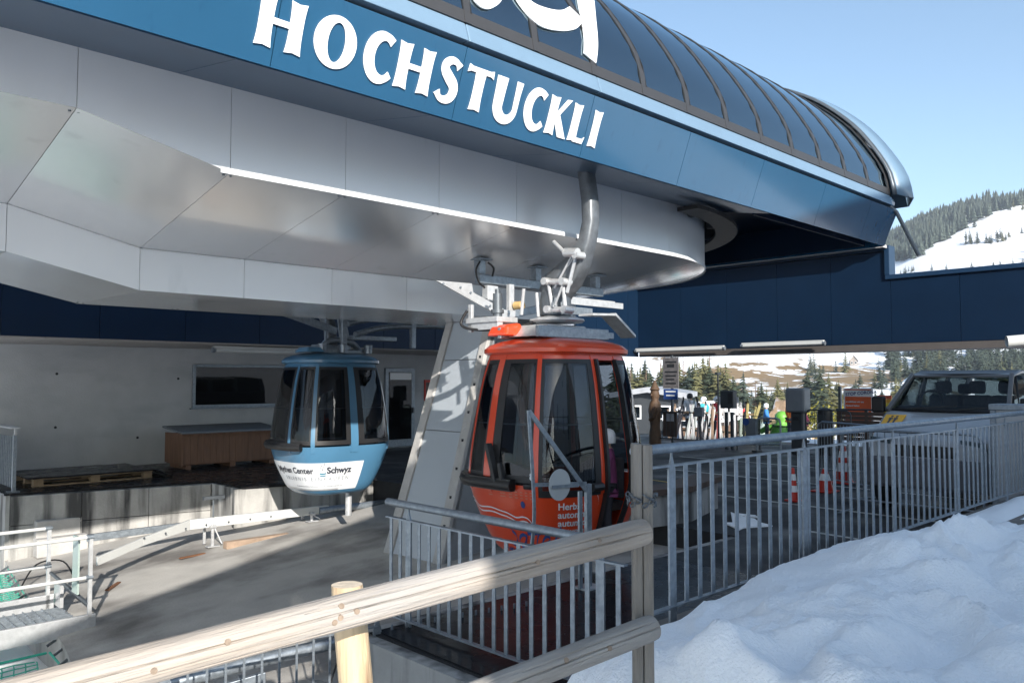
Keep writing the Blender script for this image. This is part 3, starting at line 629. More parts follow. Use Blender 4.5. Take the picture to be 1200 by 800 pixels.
# ================================================================== GONDOLA CABINS
ctab = catmull([(0, .60), (.04, .66), (.15, .75), (.45, .90), (.74, 1.0), (.95, 1.005), (1.32, .955), (1.81, .865), (2.15, .76)], 6)
CA, CB = .90, .78
def cab_pt(u0, v0, ph, z, off=0.0):
    c, s = math.cos(ph), math.sin(ph); k_ = interp(ctab, z); e = 2 / 3.2
    x = CA * math.copysign(abs(c) ** e, c); y = CB * math.copysign(abs(s) ** e, s)
    nx, ny = c * abs(c) ** .25 / CA, s * abs(s) ** .25 / CB; L = math.hypot(nx, ny) or 1
    return (u0 + k_ * x + nx / L * off, v0 + k_ * y + ny / L * off, .10 + z)
R_ = math.radians
def cabin(name, label, paint, u0, v0, pillars, wz, gap=None, bumper=None, group='gondola cabins in the terminal'):
    g = root(name, label, 'gondola', (u0, v0, .10), group)
    cp = lambda ph, z, o=0.0: cab_pt(u0, v0, R_(ph), z, o)
    def patch(p0, p1, z0, z1, o1, o0, nu, nv): return MB().slab(lambda a, b: cp(p0 + (p1 - p0) * a, z0 + (z1 - z0) * b, o1), lambda a, b: cp(p0 + (p1 - p0) * a, z0 + (z1 - z0) * b, o0), nu, nv)
    segs = [(gap[1], gap[0] + 360)] if gap else [(0, 360)]
    mb = MB()
    for a, b in segs:
        q = patch(a, b, 0.0, .80, 0, -.03, 90, 14); mb.add(q.v, q.f)
    part('body_shell', mb, paint, g, 50)
    mb = MB(); poly = [cp(i * 6, .012, -.01)[:2] for i in range(60)]; mb.prism(poly, .105, .14); part('floor', mb, STEEL, g)
    mb = patch(0, 360, 2.07, 2.17, .004, -.03, 90, 2); part('top_band', mb, paint, g, 50)
    # roof with overhanging brim
    roof = MB(); rings = [(2.13, .045), (2.15, .075), (2.19, .075), (2.235, .02), (2.275, -.10), (2.305, -.24), (2.32, -.40)]
    vs = []
    for z, o in rings:
        for i in range(72): vs.append(tuple(cp(i * 5, 2.15, o)[:2]) + (.10 + z,))
    fs = [(j * 72 + i, j * 72 + (i + 1) % 72, (j + 1) * 72 + (i + 1) % 72, (j + 1) * 72 + i) for j in range(len(rings) - 1) for i in range(72)]
    fs.append(tuple((len(rings) - 1) * 72 + i for i in range(72))); fs.append(tuple(range(71, -1, -1)))
    part('roof', roof.add(vs, fs), paint, g, 40)
    # corner posts, dark panes with rubber seals
    for i, (ph, wd) in enumerate(pillars):
        part('pillar', patch(ph - wd, ph + wd, .70, 2.12, .012, -.03, 3, 20), paint, g, 50)
    n_ = len(pillars)
    for i in range(n_):
        a = pillars[i][0] + pillars[i][1]; b = pillars[(i + 1) % n_][0] - pillars[(i + 1) % n_][1]
        if b < a: b += 360
        mid = (a + b) / 2
        if gap and a - 2 < gap[0] + .6 and gap[1] - .6 < b + 2: continue
        z0 = wz(mid % 360); nu = max(4, int((b - a) / 4))
        pane = part('window_pane', patch(a + .3, b - .3, z0 + .012, 2.06, .004, -.002, nu, 20), CABG, g, 60)
        d = (b - a) * .06 + .5; sd = MB()
        for A0, A1, Z0, Z1 in ((a, b, z0 - .03, z0 + .04), (a, b, 2.03, 2.075), (a, a + d, z0 + .04, 2.03), (b - d, b, z0 + .04, 2.03)):
            q = patch(A0, A1, Z0, Z1, .008, -.01, nu if A1 - A0 > d + .1 else 2, 2 if Z1 - Z0 < .1 else 20); sd.add(q.v, q.f)
        part('window_seal', sd, BLACK, pane, 60)
        mb = patch(a + .3, b - .3, 1.40, 1.415, .0, -.03, nu, 1); part('window_bar', mb, STEEL, pane)
    # benches
    for sx in (-1, 1):
        mb = MB(); mb.box(u0 + sx * .55 - .15, u0 + sx * .55 + .15, v0 - .40, v0 + .40, .50, .60); part('bench_seat', mb, SEATM, g, bevel=.02)
        mb = MB(); mb.box(u0 + sx * .70 - .03, u0 + sx * .70 + .03, v0 - .38, v0 + .38, .62, 1.08); part('bench_back', mb, SEATM, g, bevel=.02)
    # black ski holder bumper round the end
    if bumper:
        p0, p1 = bumper; P = [cp(p0 + (p1 - p0) * i / 14, .80, .045) for i in range(15)]
        mb = MB()
        for p, q in zip(P, P[1:]): mb.beam(p, q, .07, .12)
        mb.tube(P, .062, 8); part('ski_holder', mb, BLACK, g, 50)
    return g, cp, patch

def wrap_text(g, cp, s, size, ph0, zc, m, off=.006, bold=0.0, space=1.0, name='lettering', dirn=1, shear=0.0, zref=None):
    vs, fs = text_fill(s, size, 0, bold, space, 'LEFT', shear)
    zr = zc if zref is None else zref
    tab = [(0.0, ph0)]; p = Vector(cp(ph0, zr)[:2]); ac = 0; a = ph0
    while ac < 2.2:
        a += .5 * dirn; q = Vector(cp(a, zr)[:2]); ac += (q - p).length; p = q; tab.append((ac, a))
    mb = MB(); mb.add([cp(interp(tab, x), zc + y, off) for x, y, z in vs], fs)
    return part(name, mb, m, g)
def wrap_line(g, cp, pts, wid, m, name, off=.006):
    o = stroke(pts, wid); n_ = len(pts); mb = MB()
    mb.add([cp(a, z, off) for a, z in o], [(i, i + 1, 2 * n_ - 2 - i, 2 * n_ - 1 - i) for i in range(n_ - 1)]); return part(name, mb, m, g)

# ---- orange cabin
ou, ov = 6.60, 6.12
og, ocp, opatch = cabin('gondola_cabin', 'orange red gondola cabin with open door hanging in front of the leg', ORANGE, ou, ov,
    [(5, 2.0), (28, 2.5), (86, 1.6), (100, 1.6), (152, 2.5), (176, 2.2), (208, 2.6), (266.5, .9), (281.5, .9), (332, 2.5)],
    lambda p: .72 if 208 < p < 340 else .86, gap=(267.4, 280.6), bumper=(112, 190))
def oarc(ph, z): return (ph, z)
# prints on the shell
DEG = lambda s: 208 - s * 46                        # along the end face
for i, t_ in enumerate(('Herbst', 'automne', 'autunno', 'autumn')):
    wrap_text(og, ocp, t_, .098, 229, .565 - .088 * i, VINYL, bold=.0022)
wrap_text(og, ocp, '8', .10, 203, .865, VINYL, bold=.004, off=.014)
ml = catmull([(125, .52), (138, .585), (150, .60), (160, .52), (175, .53), (181, .50), (187, .46), (193, .475), (198, .46), (202.5, .40)], 4)
wrap_line(og, ocp, ml, .014, VINYL, 'mountain_line')
wrap_line(og, ocp, [(a, z - .045) for a, z in ml], .014, VINYL, 'mountain_line')
wrap_line(og, ocp, [(202.0, .40), (202.6, .40)], .06, VINYL, 'mountain_line')
mb = MB(); mb.add([ocp(195 + 2.0 * math.cos(i * .524), .605 + .038 * math.sin(i * .524), .006) for i in range(12)], [tuple(range(12))]); part('print_dot', mb, PRINTB, og)
stab = [(0.0, 150.0)]; p_ = Vector(ocp(150, .3)[:2]); ac_ = 0; a_ = 150.0
while a_ < 260: a_ += .5; q_ = Vector(ocp(a_, .3)[:2]); ac_ += (q_ - p_).length; p_ = q_; stab.append((ac_, a_))
def script(x0, y0, sc_, path, wid): wrap_line(og, ocp, [(interp(stab, x0 + x * sc_ + y * sc_ * .22), y0 + y * sc_) for x, y in catmull(path, 6)], wid, PRINTB, 'script_letter')
SX, SY, SS = .42, .14, .24
for ox, pth in ((0, [(.55, .85), (.40, 1.0), (.18, .92), (.16, .70), (.38, .52), (.44, .25), (.25, .02), (.0, .12)]),
    (.52, [(.46, .50), (.28, .58), (.08, .42), (.06, .15), (.20, .02), (.38, .18), (.48, .56), (.42, .15), (.52, .02), (.64, .14)]),
    (1.06, [(.24, 1.0), (.14, .5), (.12, .14), (.22, .02), (.36, .14)]), (1.02, [(.0, .66), (.20, .68), (.62, .74)]), (1.36, [(.26, 1.02), (.16, .5), (.14, .14), (.24, .02), (.38, .14)]),
    (1.68, [(.06, .22), (.34, .34), (.36, .54), (.20, .60), (.08, .36), (.12, .08), (.28, .01), (.46, .14)]), (2.06, [(.08, .12), (.24, .5), (.34, 1.0), (.22, .55), (.20, .0), (.17, -.20)])):
    script(SX + ox * SS * 1.02, SY, SS, pth, .040)
wrap_text(og, ocp, 'HOCHSTUCKLI', .07, 176, .05, PRINTB, bold=.003, zref=.15)
mb = MB()
for i in range(7):
    for j in range(3):
        a = 176 + 4.4 * i; q = opatch(a, a + 2.2, .665 + .03 * j, .678 + .03 * j, .004, .001, 2, 1); mb.add(q.v, q.f)
part('vent_slots', mb, mat('faded_print', (0.55, 0.16, 0.10), .5), og)
wrap_line(og, ocp, catmull([(258, .70), (262, .72), (264.5, .66), (265.0, .58)], 4), .012, VINYL, 'mountain_line')
mb = MB(); mb.beam(ocp(181, .80, .06), ocp(178, 1.20, .07), .075, .05); mb.beam(ocp(184, .80, .06), ocp(182, 1.02, .06), .05, .05); part('ski_holder_arm', mb, BLACK, og, bevel=.01)
mb = MB(); P = [ocp(199 + i * 1.6, .80, .025) for i in range(5)]; mb.tube(P, .03, 8); part('grip_handle', mb, BLACK, og, 40)
mb = MB(); mb.tube([ocp(258 + i, .775, .03) for i in range(8)], .045, 8); part('door_bumper', mb, BLACK, og, 40)
# sliding door leaf pushed past the opening
mb = opatch(267.6, 268.6, .06, 2.08, .05, -.01, 1, 20); part('door_seal', mb, BLACK, og); mb = opatch(279.4, 280.6, .06, 2.08, .05, -.01, 1, 20); part('door_seal', mb, BLACK, og)
# suspension on the roof
HV = lambda px, py: (6.08 - (px - 655) * .0127, 2.66 + (372 - py) * .0089)
mb = MB(); mb.hexa([(6.12, 5.86, 2.43), (7.02, 5.86, 2.43), (7.02, 6.40, 2.43), (6.12, 6.40, 2.43)], [(6.25, 5.92, 2.56), (6.85, 5.92, 2.56), (6.85, 6.34, 2.56), (6.25, 6.34, 2.56)])
part('suspension_frame', mb, GALVB, og, bevel=.01)
mb = MB()
mb.beam((6.0, 5.84, 2.47), (7.15, 5.84, 2.47), .05, .12); mb.beam((6.0, 6.42, 2.47), (7.15, 6.42, 2.47), .05, .12); mb.box(6.95, 7.25, 5.82, 6.44, 2.425, 2.50); part('suspension_frame', mb, GALV, og, bevel=.008)
mb = MB(); mb.lathe((6.6, 6.11, 2.585), [(.05, 0), (.29, .012), (.31, .03), (.30, .05), (.20, .075), (.10, .08)], 32); part('suspension_plate', mb, GALVB, og, 40)
mb = MB(); mb.lathe((6.6, 6.13, 2.66), [(.15, 0), (.175, .02), (.175, .20), (.16, .28), (.13, .29)], 24); part('suspension_hub', mb, STEEL, og, 40)
arm = [(6.6, 6.15, 2.90), (6.6, 6.08, 3.0), (6.6, 5.92, 3.11), (6.6, 5.77, 3.26), (6.6, 5.66, 3.45), (6.6, 5.61, 3.66), (6.6, 5.62, 3.9), (6.6, 5.66, 4.15), (6.6, 5.72, 4.5)]
def box_arm(path, wd):
    P = [Vector(p) for p in path]; vs = []; fs = []
    for i, p in enumerate(P):
        d = (P[min(i + 1, len(P) - 1)] - P[max(i - 1, 0)]).normalized(); x = Vector((1, 0, 0)); y = d.cross(x).normalized(); a, b_ = wd[i]; c_ = .3
        for sx, sy in ((-1, -1 + c_), (-1 + c_, -1), (1 - c_, -1), (1, -1 + c_), (1, 1 - c_), (1 - c_, 1), (-1 + c_, 1), (-1, 1 - c_)): vs.append(p + x * sx * a + y * sy * b_)
    m = len(P)
    for i in range(m - 1):
        for k_ in range(8): fs.append((i * 8 + k_, i * 8 + (k_ + 1) % 8, (i + 1) * 8 + (k_ + 1) % 8, (i + 1) * 8 + k_))
    fs.append(tuple(range(7, -1, -1))); fs.append(tuple((m - 1) * 8 + k_ for k_ in range(8))); return MB().add(vs, fs)
ARMM = mat('arm_zinc_steel', (0.17, 0.185, 0.20), .45, .55, .25, 10)
part('hanger_arm', box_arm(arm, [(.15, .16), (.14, .17), (.12, .16), (.10, .12), (.085, .085), (.08, .075), (.08, .075), (.08, .075), (.08, .075)]), ARMM, og, 50)
def rod(px0, py0, px1, py1, u, r=.014):
    a, b_ = HV(px0, py0), HV(px1, py1); return MB().tube([(u, a[0], a[1]), (u, b_[0], b_[1])], r, 8)
for q in ((684, 300, 663, 338, 6.42, .013), (687, 298, 676, 345, 6.44, .02), (679, 302, 664, 330, 6.5, .012), (654, 328, 659, 364, 6.44, .02), (671, 330, 674, 364, 6.44, .022), (627, 335, 624, 368, 6.40, .02), (676, 338, 668, 360, 6.36, .012), (643, 342, 645, 372, 6.4, .018)):
    part('linkage_rod', rod(*q), GALVB, og, 40)
for p0, p1 in (((654, 329), (675, 332)), ((657, 364), (677, 366)), ((676, 296), (691, 301))):
    a, b_ = HV(*p0), HV(*p1); part('linkage_pin', MB().tube([(6.43, a[0], a[1]), (6.43, b_[0], b_[1])], .034, 10), GALVB, og, 40)
for (px, py) in ((654, 329), (675, 332), (657, 364), (677, 366), (681, 297), (690, 302)):
    a = HV(px, py); part('linkage_joint', MB().tube([(6.36, a[0], a[1]), (6.50, a[0], a[1])], .042, 10), GALVB, og, 40)
a = HV(684, 298); mb = MB(); mb.tube([(6.40, a[0] + .09, a[1] + .01), (6.40, a[0] - .09, a[1] - .01)], .05, 10); mb.tube([(6.36, a[0] + .22, a[1] + .14), (6.36, a[0] + .08, a[1] + .02)], .022, 8); part('arm_clamp', mb, GALVB, og, 40)
mb = MB(); mb.hexa([(5.98, 6.28, 2.44), (6.3, 6.28, 2.44), (6.3, 6.62, 2.44), (5.98, 6.62, 2.44)], [(6.02, 6.32, 2.56), (6.22, 6.30, 2.59), (6.22, 6.58, 2.59), (6.02, 6.56, 2.56)]); part('roof_damper', mb, ORANGE, og, bevel=.03)
mb = MB(); mb.tube(catmull([(6.0, 6.95, 2.75), (5.95, 7.0, 2.60), (6.0, 6.85, 2.53), (6.2, 6.5, 2.53), (6.35, 6.2, 2.60)], 6), .016, 8); part('door_cable', mb, BLACK, og, 60)
mb = MB(); mb.box(6.0, 6.32, 6.45, 6.98, 2.60, 2.66); mb.box(6.02, 6.1, 6.46, 6.96, 2.52, 2.60); mb.box(6.02, 6.06, 6.9, 6.96, 2.5, 2.82); part('door_actuator', mb, GALVB, og, bevel=.006)
mb = MB(); mb.tube([(6.1, 6.55, 2.60), (6.1, 6.55, 2.92)], .055, 12); mb.tube([(6.1, 6.55, 2.7), (6.1, 6.55, 2.74)], .075, 12); mb.tube([(6.1, 6.55, 2.9), (6.1, 6.55, 2.97)], .03, 12); part('door_actuator', mb, STEEL, og, 40)

# ---- blue cabin
bu, bv = 7.30, 12.0
bg_, bcp, bpatch = cabin('gondola_cabin', 'light blue gondola cabin with white shopping centre banner on the far track', SKYB, bu, bv,
    [(12, 2), (50, 2.2), (90, 1.2), (130, 2.2), (190, 2.0), (228, 3.0), (269.5, 1.0), (318, 2.2)], lambda p: .86, bumper=(120, 212))
wz0, wz1 = .085, .545
part('banner', bpatch(150, 275.5, wz0, wz1, .006, .002, 60, 10), VINYL, bg_, 60)
bt = lambda s, size, ph, z, m, **k_: wrap_text(bg_, bcp, s, size, ph, z, m, off=.011, **k_)
bt('Mythen Center', .135, 169.5, .375, PRINTK, bold=.004, zref=.40)
bt('Schwyz', .142, 246.3, .375, PRINTK, bold=.006, zref=.40)
bt('ERLEBNIS EINKAUFEN', .085, 178, .255, PRINTG, space=1.55, zref=.3)
bt('Autobahnausfahrt Schwyz - www.mythen-center.ch', .036, 186, .15, PRINTG, space=1.08, zref=.17)
wrap_line(bg_, bcp, catmull([(235.5, .40), (237.5, .47), (239, .50), (239.5, .43), (241.5, .47), (243.5, .53), (244.3, .46), (244.6, .40)], 5), .020, PRINTK, 'logo_line', .011)
wrap_line(bg_, bcp, [(235.5, .375), (240, .365), (245, .375)], .022, mat('petrol_print', (0.02, 0.16, 0.25), .4), 'logo_line', .011)
wrap_line(bg_, bcp, [(236, .34), (240, .33), (244.5, .34)], .018, MATS['petrol_print'], 'logo_line', .011)
mb = MB(); mb.beam((6.75, bv, 2.44), (7.9, bv, 2.44), .5, .08); mb.box(7.0, 7.6, bv - .16, bv + .16, 2.46, 2.56); part('suspension_frame', mb, GALV, bg_, bevel=.02)
for x in (6.95, 7.35, 7.85): part('suspension_damper', MB().tube([(x, bv - .3, 2.42), (x, bv - .3, 2.56)], .07, 12), GALV, bg_, 40)
mb = MB(); mb.tube(catmull([(7.05, bv - .1, 2.46), (7.15, bv - .1, 2.60), (7.4, bv - .1, 2.64), (7.65, bv - .1, 2.60), (7.8, bv - .1, 2.46)], 5), .055, 8); part('suspension_bow', mb, GALV, bg_, 50)
part('hanger_arm', box_arm([(7.3, bv, 2.56), (7.3, bv + .05, 2.9), (7.3, bv + .35, 3.2), (7.3, bv + .5, 3.6), (7.3, bv + .42, 4.4)], [(.09, .09)] * 5), ARMM, bg_, 50)
for dx in (-.18, .12, .28): part('linkage_rod', MB().tube([(7.3 + dx, bv - .12, 2.62), (7.3 + dx * .7, bv - .05, 3.15)], .022, 8), GALV, bg_, 40)
part('roof_damper', MB().hexa([(6.62, bv - .4, 2.42), (6.95, bv - .4, 2.42), (6.95, bv, 2.42), (6.62, bv, 2.42)], [(6.66, bv - .36, 2.50), (6.9, bv - .36, 2.50), (6.9, bv - .05, 2.50), (6.66, bv - .05, 2.50)]), SKYB, bg_, bevel=.02)
part('floor_pin', MB().tube([(7.55, bv - .2, .12), (7.55, bv - .2, -.32)], .055, 12), GALVB, bg_, 40)

# ================================================================== GUIDES hanging from the hull
tg = root('track_guide', 'bright galvanised guide plates bracketed under the hull beside the orange cabin', 'guide rail', (7, 7.1, 3.2), 'track guides under the hull')
part('guide_beam', MB().box(6.33, 8.62, 7.10, 7.20, 3.11, 3.22), GALV, tg, bevel=.008)
part('guide_channel', MB().box(7.5, 8.62, 6.9, 7.08, 3.0, 3.03).box(7.5, 8.75, 6.86, 6.9, 2.93, 3.01), GALVB, tg, bevel=.004)
for x in (6.37, 7.33, 8.5):
    t_ = MB(); t_.box(x - .05, x + .05, 7.10, 7.20, 3.22, 3.39); t_.box(x - .10, x + .10, 7.03, 7.27, 3.385, 3.40); part('bracket', t_, GALV, tg, bevel=.005)
part('cable', MB().tube(catmull([(6.31, 7.08, 3.36), (6.24, 7.07, 3.25), (6.28, 7.07, 3.12), (6.4, 7.07, 3.05), (6.62, 7.07, 3.02)], 6), .012, 6), BLACK, tg, 60)
part('cable', MB().tube(catmull([(6.44, 7.08, 3.36), (6.52, 7.07, 3.3), (6.5, 7.07, 3.2)], 6), .012, 6), BLACK, tg, 60)
mb = MB(); mb.prism([(5.50, 3.05), (6.03, 3.06), (6.05, 2.96), (6.55, 2.79), (6.72, 2.79), (6.72, 2.71), (6.50, 2.70), (5.98, 2.88)], 6.90, 6.93, 'y'); part('guide_plate', mb, GALVB, tg, bevel=.004)
for x, z in ((5.6, 3.02), (5.85, 3.0), (6.0, 2.95), (6.3, 2.82), (6.6, 2.75)): part('bolt', MB().tube([(x, 6.885, z), (x, 6.905, z)], .014, 6), GALV, tg)
mb = MB(); mb.hexa([(6.72, 6.90, 2.71), (7.2, 6.86, 2.80), (7.2, 6.90, 2.80), (6.72, 6.94, 2.71)], [(6.72, 6.90, 2.80), (7.2, 6.86, 2.90), (7.2, 6.90, 2.90), (6.72, 6.94, 2.80)])
mb.box(7.2, 8.1, 6.86, 6.90, 2.80, 2.90); part('guide_plate', mb, GALV, tg, bevel=.004)
mb = MB(); mb.hexa([(7.75, 6.55, 2.77), (8.2, 6.55, 2.79), (8.2, 6.80, 2.79), (7.75, 6.80, 2.77)], [(7.75, 6.55, 2.80), (8.2, 6.55, 2.82), (8.2, 6.80, 2.82), (7.75, 6.80, 2.80)])
mb.hexa([(8.2, 6.55, 2.79), (8.62, 6.55, 2.52), (8.62, 6.80, 2.52), (8.2, 6.80, 2.79)], [(8.2, 6.55, 2.83), (8.62, 6.55, 2.56), (8.62, 6.80, 2.56), (8.2, 6.80, 2.83)]); part('guide_plate', mb, GALVB, tg, bevel=.004)
part('strut', MB().box(6.72, 6.80, 7.0, 7.06, 2.68, 3.12), GALVB, tg, bevel=.004)
part('roller', MB().tube([(6.80, 6.86, 2.86), (6.80, 6.98, 2.86)], .05, 14), mat('yellow_roller', (0.60, 0.40, 0.16), .5), tg, 40)
part('switch_box', MB().box(6.38, 6.55, 7.02, 7.12, 2.92, 3.08).box(6.46, 6.48, 6.98, 7.02, 2.82, 3.0).box(6.36, 6.56, 6.99, 7.01, 2.9, 2.92), GALVB, tg, bevel=.005)
t2 = root('track_guide', 'curved grey guide rails fanning out above the light blue cabin', 'guide rail', (8, 12, 2.9), 'track guides under the hull')
part('guide_plate', MB().beam((6.2, 11.6, 3.03), (7.25, 11.75, 2.78), .05, .12), GALV, t2, bevel=.01)
part('guide_rail', MB().tube(catmull([(7.5, 11.8, 2.92), (8.0, 11.85, 3.03), (8.8, 11.9, 3.10), (9.6, 11.8, 3.08), (10.6, 11.3, 3.0)], 6), .05, 8), GALV, t2, 50)
part('guide_rail', MB().tube(catmull([(7.45, 11.5, 2.72), (8.0, 11.5, 2.86), (8.7, 11.5, 2.92), (9.4, 11.4, 2.92), (10.1, 11.1, 2.72), (10.6, 10.9, 2.62)], 6), .05, 8), GALV, t2, 50)
part('guide_channel', MB().box(7.5, 8.4, 11.62, 11.78, 2.64, 2.72), GALV, t2, bevel=.01)
part('bracket', MB().box(7.18, 7.27, 11.45, 11.53, 2.55, 3.58), GALV, t2, bevel=.01)
part('bracket', MB().box(8.60, 8.69, 11.45, 11.53, 2.52, 3.55), GALV, t2, bevel=.01)
part('guide_beam', MB().box(7.1, 8.8, 11.54, 11.62, 3.30, 3.42), GALV, t2, bevel=.01)
# ================================================================== BUILDING behind, beam across
bd = root('station_building', 'pale concrete building with a navy panelled upper band behind the blue cabin', 'building', (8, 19.3, 0))
part('wall', MB().box(-8, 16.2, 19.3, 19.6, -.2, 4.2), WALLC, bd)
part('wall', MB().box(16.2, 16.5, 19.3, 24, -.2, 4.2), WALLC, bd)
part('upper_core', MB().box(-8, 21.69, 16.47, 20.5, 2.86, 6.2), DARK, bd)
xs = [-8 + 1.62 * i for i in range(20)]
for a, b in zip(xs, xs[1:]):
    if b > 21.72: b = 21.72
    part('navy_panel', MB().panel([(a, 16.40, 2.74), (b, 16.40, 2.74), (b, 16.40, 6.2), (a, 16.40, 6.2)], .05, .006), NAVY, bd)
    if b == 21.72: break
slat = mat('pale_soffit_slat', (0.36, 0.34, 0.33), .7, 0, .08, 3)
for i in range(72):
    a = -4.0 + .31 * i
    if a > 16: break
    part('soffit_slat', MB().box(a + .006, a + .304, 16.46, 19.29, 2.715 + random.uniform(0, .008), 2.75), slat, bd)
wf = part('window', MB().box(7.93, 10.60, 19.235, 19.30, 2.28, 2.35).box(7.93, 10.60, 19.235, 19.30, 1.30, 1.37).box(7.93, 8.0, 19.235, 19.30, 1.37, 2.28).box(10.53, 10.6, 19.235, 19.30, 1.37, 2.28), GALV, bd, bevel=.006)
part('glazing', MB().box(8.0, 10.53, 19.262, 19.268, 1.37, 2.28), glass('dark_window_glass', (.25, .27, .28), .7, .02, 1.42), wf)
part('sill', MB().box(7.88, 10.65, 19.18, 19.298, 1.27, 1.298), GALV, wf)
part('blind', MB().box(8.0, 10.53, 19.275, 19.296, 1.37, 2.28), DARK, wf)
for x, z, r in ((8.5, 1.52, .12), (9.1, 1.50, .10), (9.7, 1.60, .2), (10.2, 1.48, .1)): part('window_ornament', MB().box(x - r, x + r, 19.270, 19.274, 1.375, z), mat('dim_objects', (.12, .10, .09), .8, 0, .4, 6), wf)
dr = part('door', MB().box(13.5, 14.55, 19.22, 19.3, .03, 2.32), GALV, bd, bevel=.01)
part('door_pane', MB().box(13.62, 14.42, 19.20, 19.215, .25, 2.2), MATS['dark_window_glass'], dr)
part('door_handle', MB().box(14.44, 14.48, 19.14, 19.21, 1.0, 1.16), STEEL, dr)
part('door_vent', MB().box(13.64, 14.40, 19.19, 19.20, 1.98, 2.18), WHITE, dr)
for u_, z_ in ((5.0, 2.1), (5.0, .95), (7.6, 2.0), (6.7, .65)): part('tie_hole', MB().tube([(u_, 19.296, z_), (u_, 19.30, z_)], .03, 8), DARK, bd)
fr = solo('wall_sign', MB().box(14.95, 15.4, 19.26, 19.298, 1.35, 1.98), REDP, 'small red framed notice on the grey wall right of the door', 'sign', (15.2, 19.28, 1.6))
part('sign_face', MB().box(15.0, 15.35, 19.25, 19.262, 1.42, 1.90), mat('dark_notice', (.10, .07, .07), .5, 0, .4, 9), fr)
def tube_light(label, p, q, frame_parent=None):
    r0 = root('tube_light', label, 'light', tuple(p), 'unlit tube lights'); p = Vector(p); q = Vector(q); d = (q - p).normalized()
    part('housing', MB().beam(p + Vector((0, 0, .06)), q + Vector((0, 0, .06)), .09, .05), TUBEM, r0, bevel=.008)
    part('tube', MB().tube([p + d * .05, q - d * .05], .055, 12), TUBEM, r0, 40)
    for e in (p, q): part('end_cap', MB().tube([e - d * .03, e + d * .03], .06, 12), GALV, r0, 40)
tube_light('long unlit tube light under the navy band left of the blue cabin', (7.26, 16.6, 2.60), (9.3, 16.6, 2.60))
# beam across the far end
bm = root('canopy_beam', 'navy panelled roof beam spanning over the yard to the right', 'canopy', (22, 8, 2.8))
part('beam_core', MB().box(21.76, 22.0, 8.22, 16.35, 2.80, 5.36).box(22.02, 23.3, 8.22, 16.35, 2.80, 4.58).box(21.76, 23.3, -7, 8.2, 2.80, 4.58), DARK, bm)
ys = [16.46, 14.7, 13.05, 11.4, 9.8, 8.2]
for a, b in zip(ys, ys[1:]): part('navy_panel', MB().panel([(21.7, a, 2.92), (21.7, b, 2.92), (21.7, b, 5.36), (21.7, a, 5.36)], .05, .005), NAVY, bm)
ys = [8.2, 6.55, 4.9, 3.25, 1.6, -.05, -1.7, -3.4, -5.2, -7]
for a, b in zip(ys, ys[1:]): part('navy_panel', MB().panel([(21.7, a, 2.92), (21.7, b, 2.92), (21.7, b, 4.60), (21.7, a, 4.60)], .05, .005), NAVY, bm)
TRIM = mat('navy_trim', (0.008, 0.03, 0.07), .4, 0, .08, 2)
part('trim', MB().box(21.64, 23.4, -7, 8.32, 4.60, 4.72), TRIM, bm, bevel=.01)
part('trim', MB().box(21.64, 22.04, 8.20, 8.33, 4.72, 5.50), TRIM, bm, bevel=.01)
part('trim', MB().box(21.64, 22.04, 8.33, 16.38, 5.37, 5.46), TRIM, bm)
LIGHTG = mat('pale_gutter', (0.50, 0.48, 0.47), .6, .1, .2, 30)
part('gutter', MB().box(21.40, 21.63, 8.25, 16.38, 5.42, 5.50), LIGHTG, bm); part('gutter', MB().box(21.1, 21.38, 8.25, 16.38, 5.52, 5.60), LIGHTG, bm)
part('underside_strip', MB().box(21.7, 21.76, -7, 16.36, 2.74, 2.915), mat('brown_strip', (0.085, 0.075, 0.07), .6, 0, .12, 3), bm)
part('underside', MB().box(21.78, 23.3, -7, 16.36, 2.76, 2.795), mat('brown_strip2', (0.10, 0.085, 0.08), .7, 0, .15, 2), bm)
tube_light('long unlit tube light under the canopy beam, nearest the middle', (21.45, 12.4, 2.98), (21.45, 9.9, 2.98))
tube_light('tube light under the beam half hidden by the orange cabin', (21.45, 16.3, 2.93), (21.45, 13.0, 2.93))
pp = solo('drain_pipe', MB().tube([(21.2, 4.75, 2.9), (20.85, 5.35, 2.84)], .13, 16, cap=False).tube([(21.2, 4.75, 2.9), (20.87, 5.32, 2.845)], .115, 16), TUBEM, 'white pipe end poking out under the beam at the right edge', 'pipe', (21, 5, 2.9), smooth=40)

# unseen gabled timber house, added behind the photographer: its inferred roof line throws the slanting shade over yard and pit
ld = root('unseen_shade_house', 'unseen gabled timber house added behind the photographer to cast the slanting shade', 'house', (14, -5, -3), None, 'W')
def rk_(X): return 5.22 + .58 * X if X < 15.5 else 5.22 + .58 * (31 - X)
for i in range(18):
    x0, x1 = 2.7 + 1.42 * i + .006, 2.7 + 1.42 * (i + 1) - .006
    part('wall_panel', MB().hexa([(x0, -3.9, -3.4), (x1, -3.9, -3.4), (x1, -3.7, -3.4), (x0, -3.7, -3.4)], [(x0, -3.9, rk_(x0) - .2), (x1, -3.9, rk_(x1) - .2), (x1, -3.7, rk_(x1) - .2), (x0, -3.7, rk_(x0) - .2)]), mat('pale_boards', (.62, .60, .56), .75, 0, .10, 2, .3, 12, stretch=(1, 1, 6)), ld)  # pale front chosen to bounce light onto the shaded snow bank
    if i % 3 == 1:
        for z in (1.2, 4.4, 7.6):
            if z + 2.2 < rk_(x0) and z + 2.2 < rk_(x1): f_ = part('window', MB().box(x0 + .2, x1 - .2, -3.7, -3.64, z, z + 1.4), WHITE, ld); part('glazing', MB().box(x0 + .28, x1 - .28, -3.64, -3.62, z + .08, z + 1.32), WING, f_)
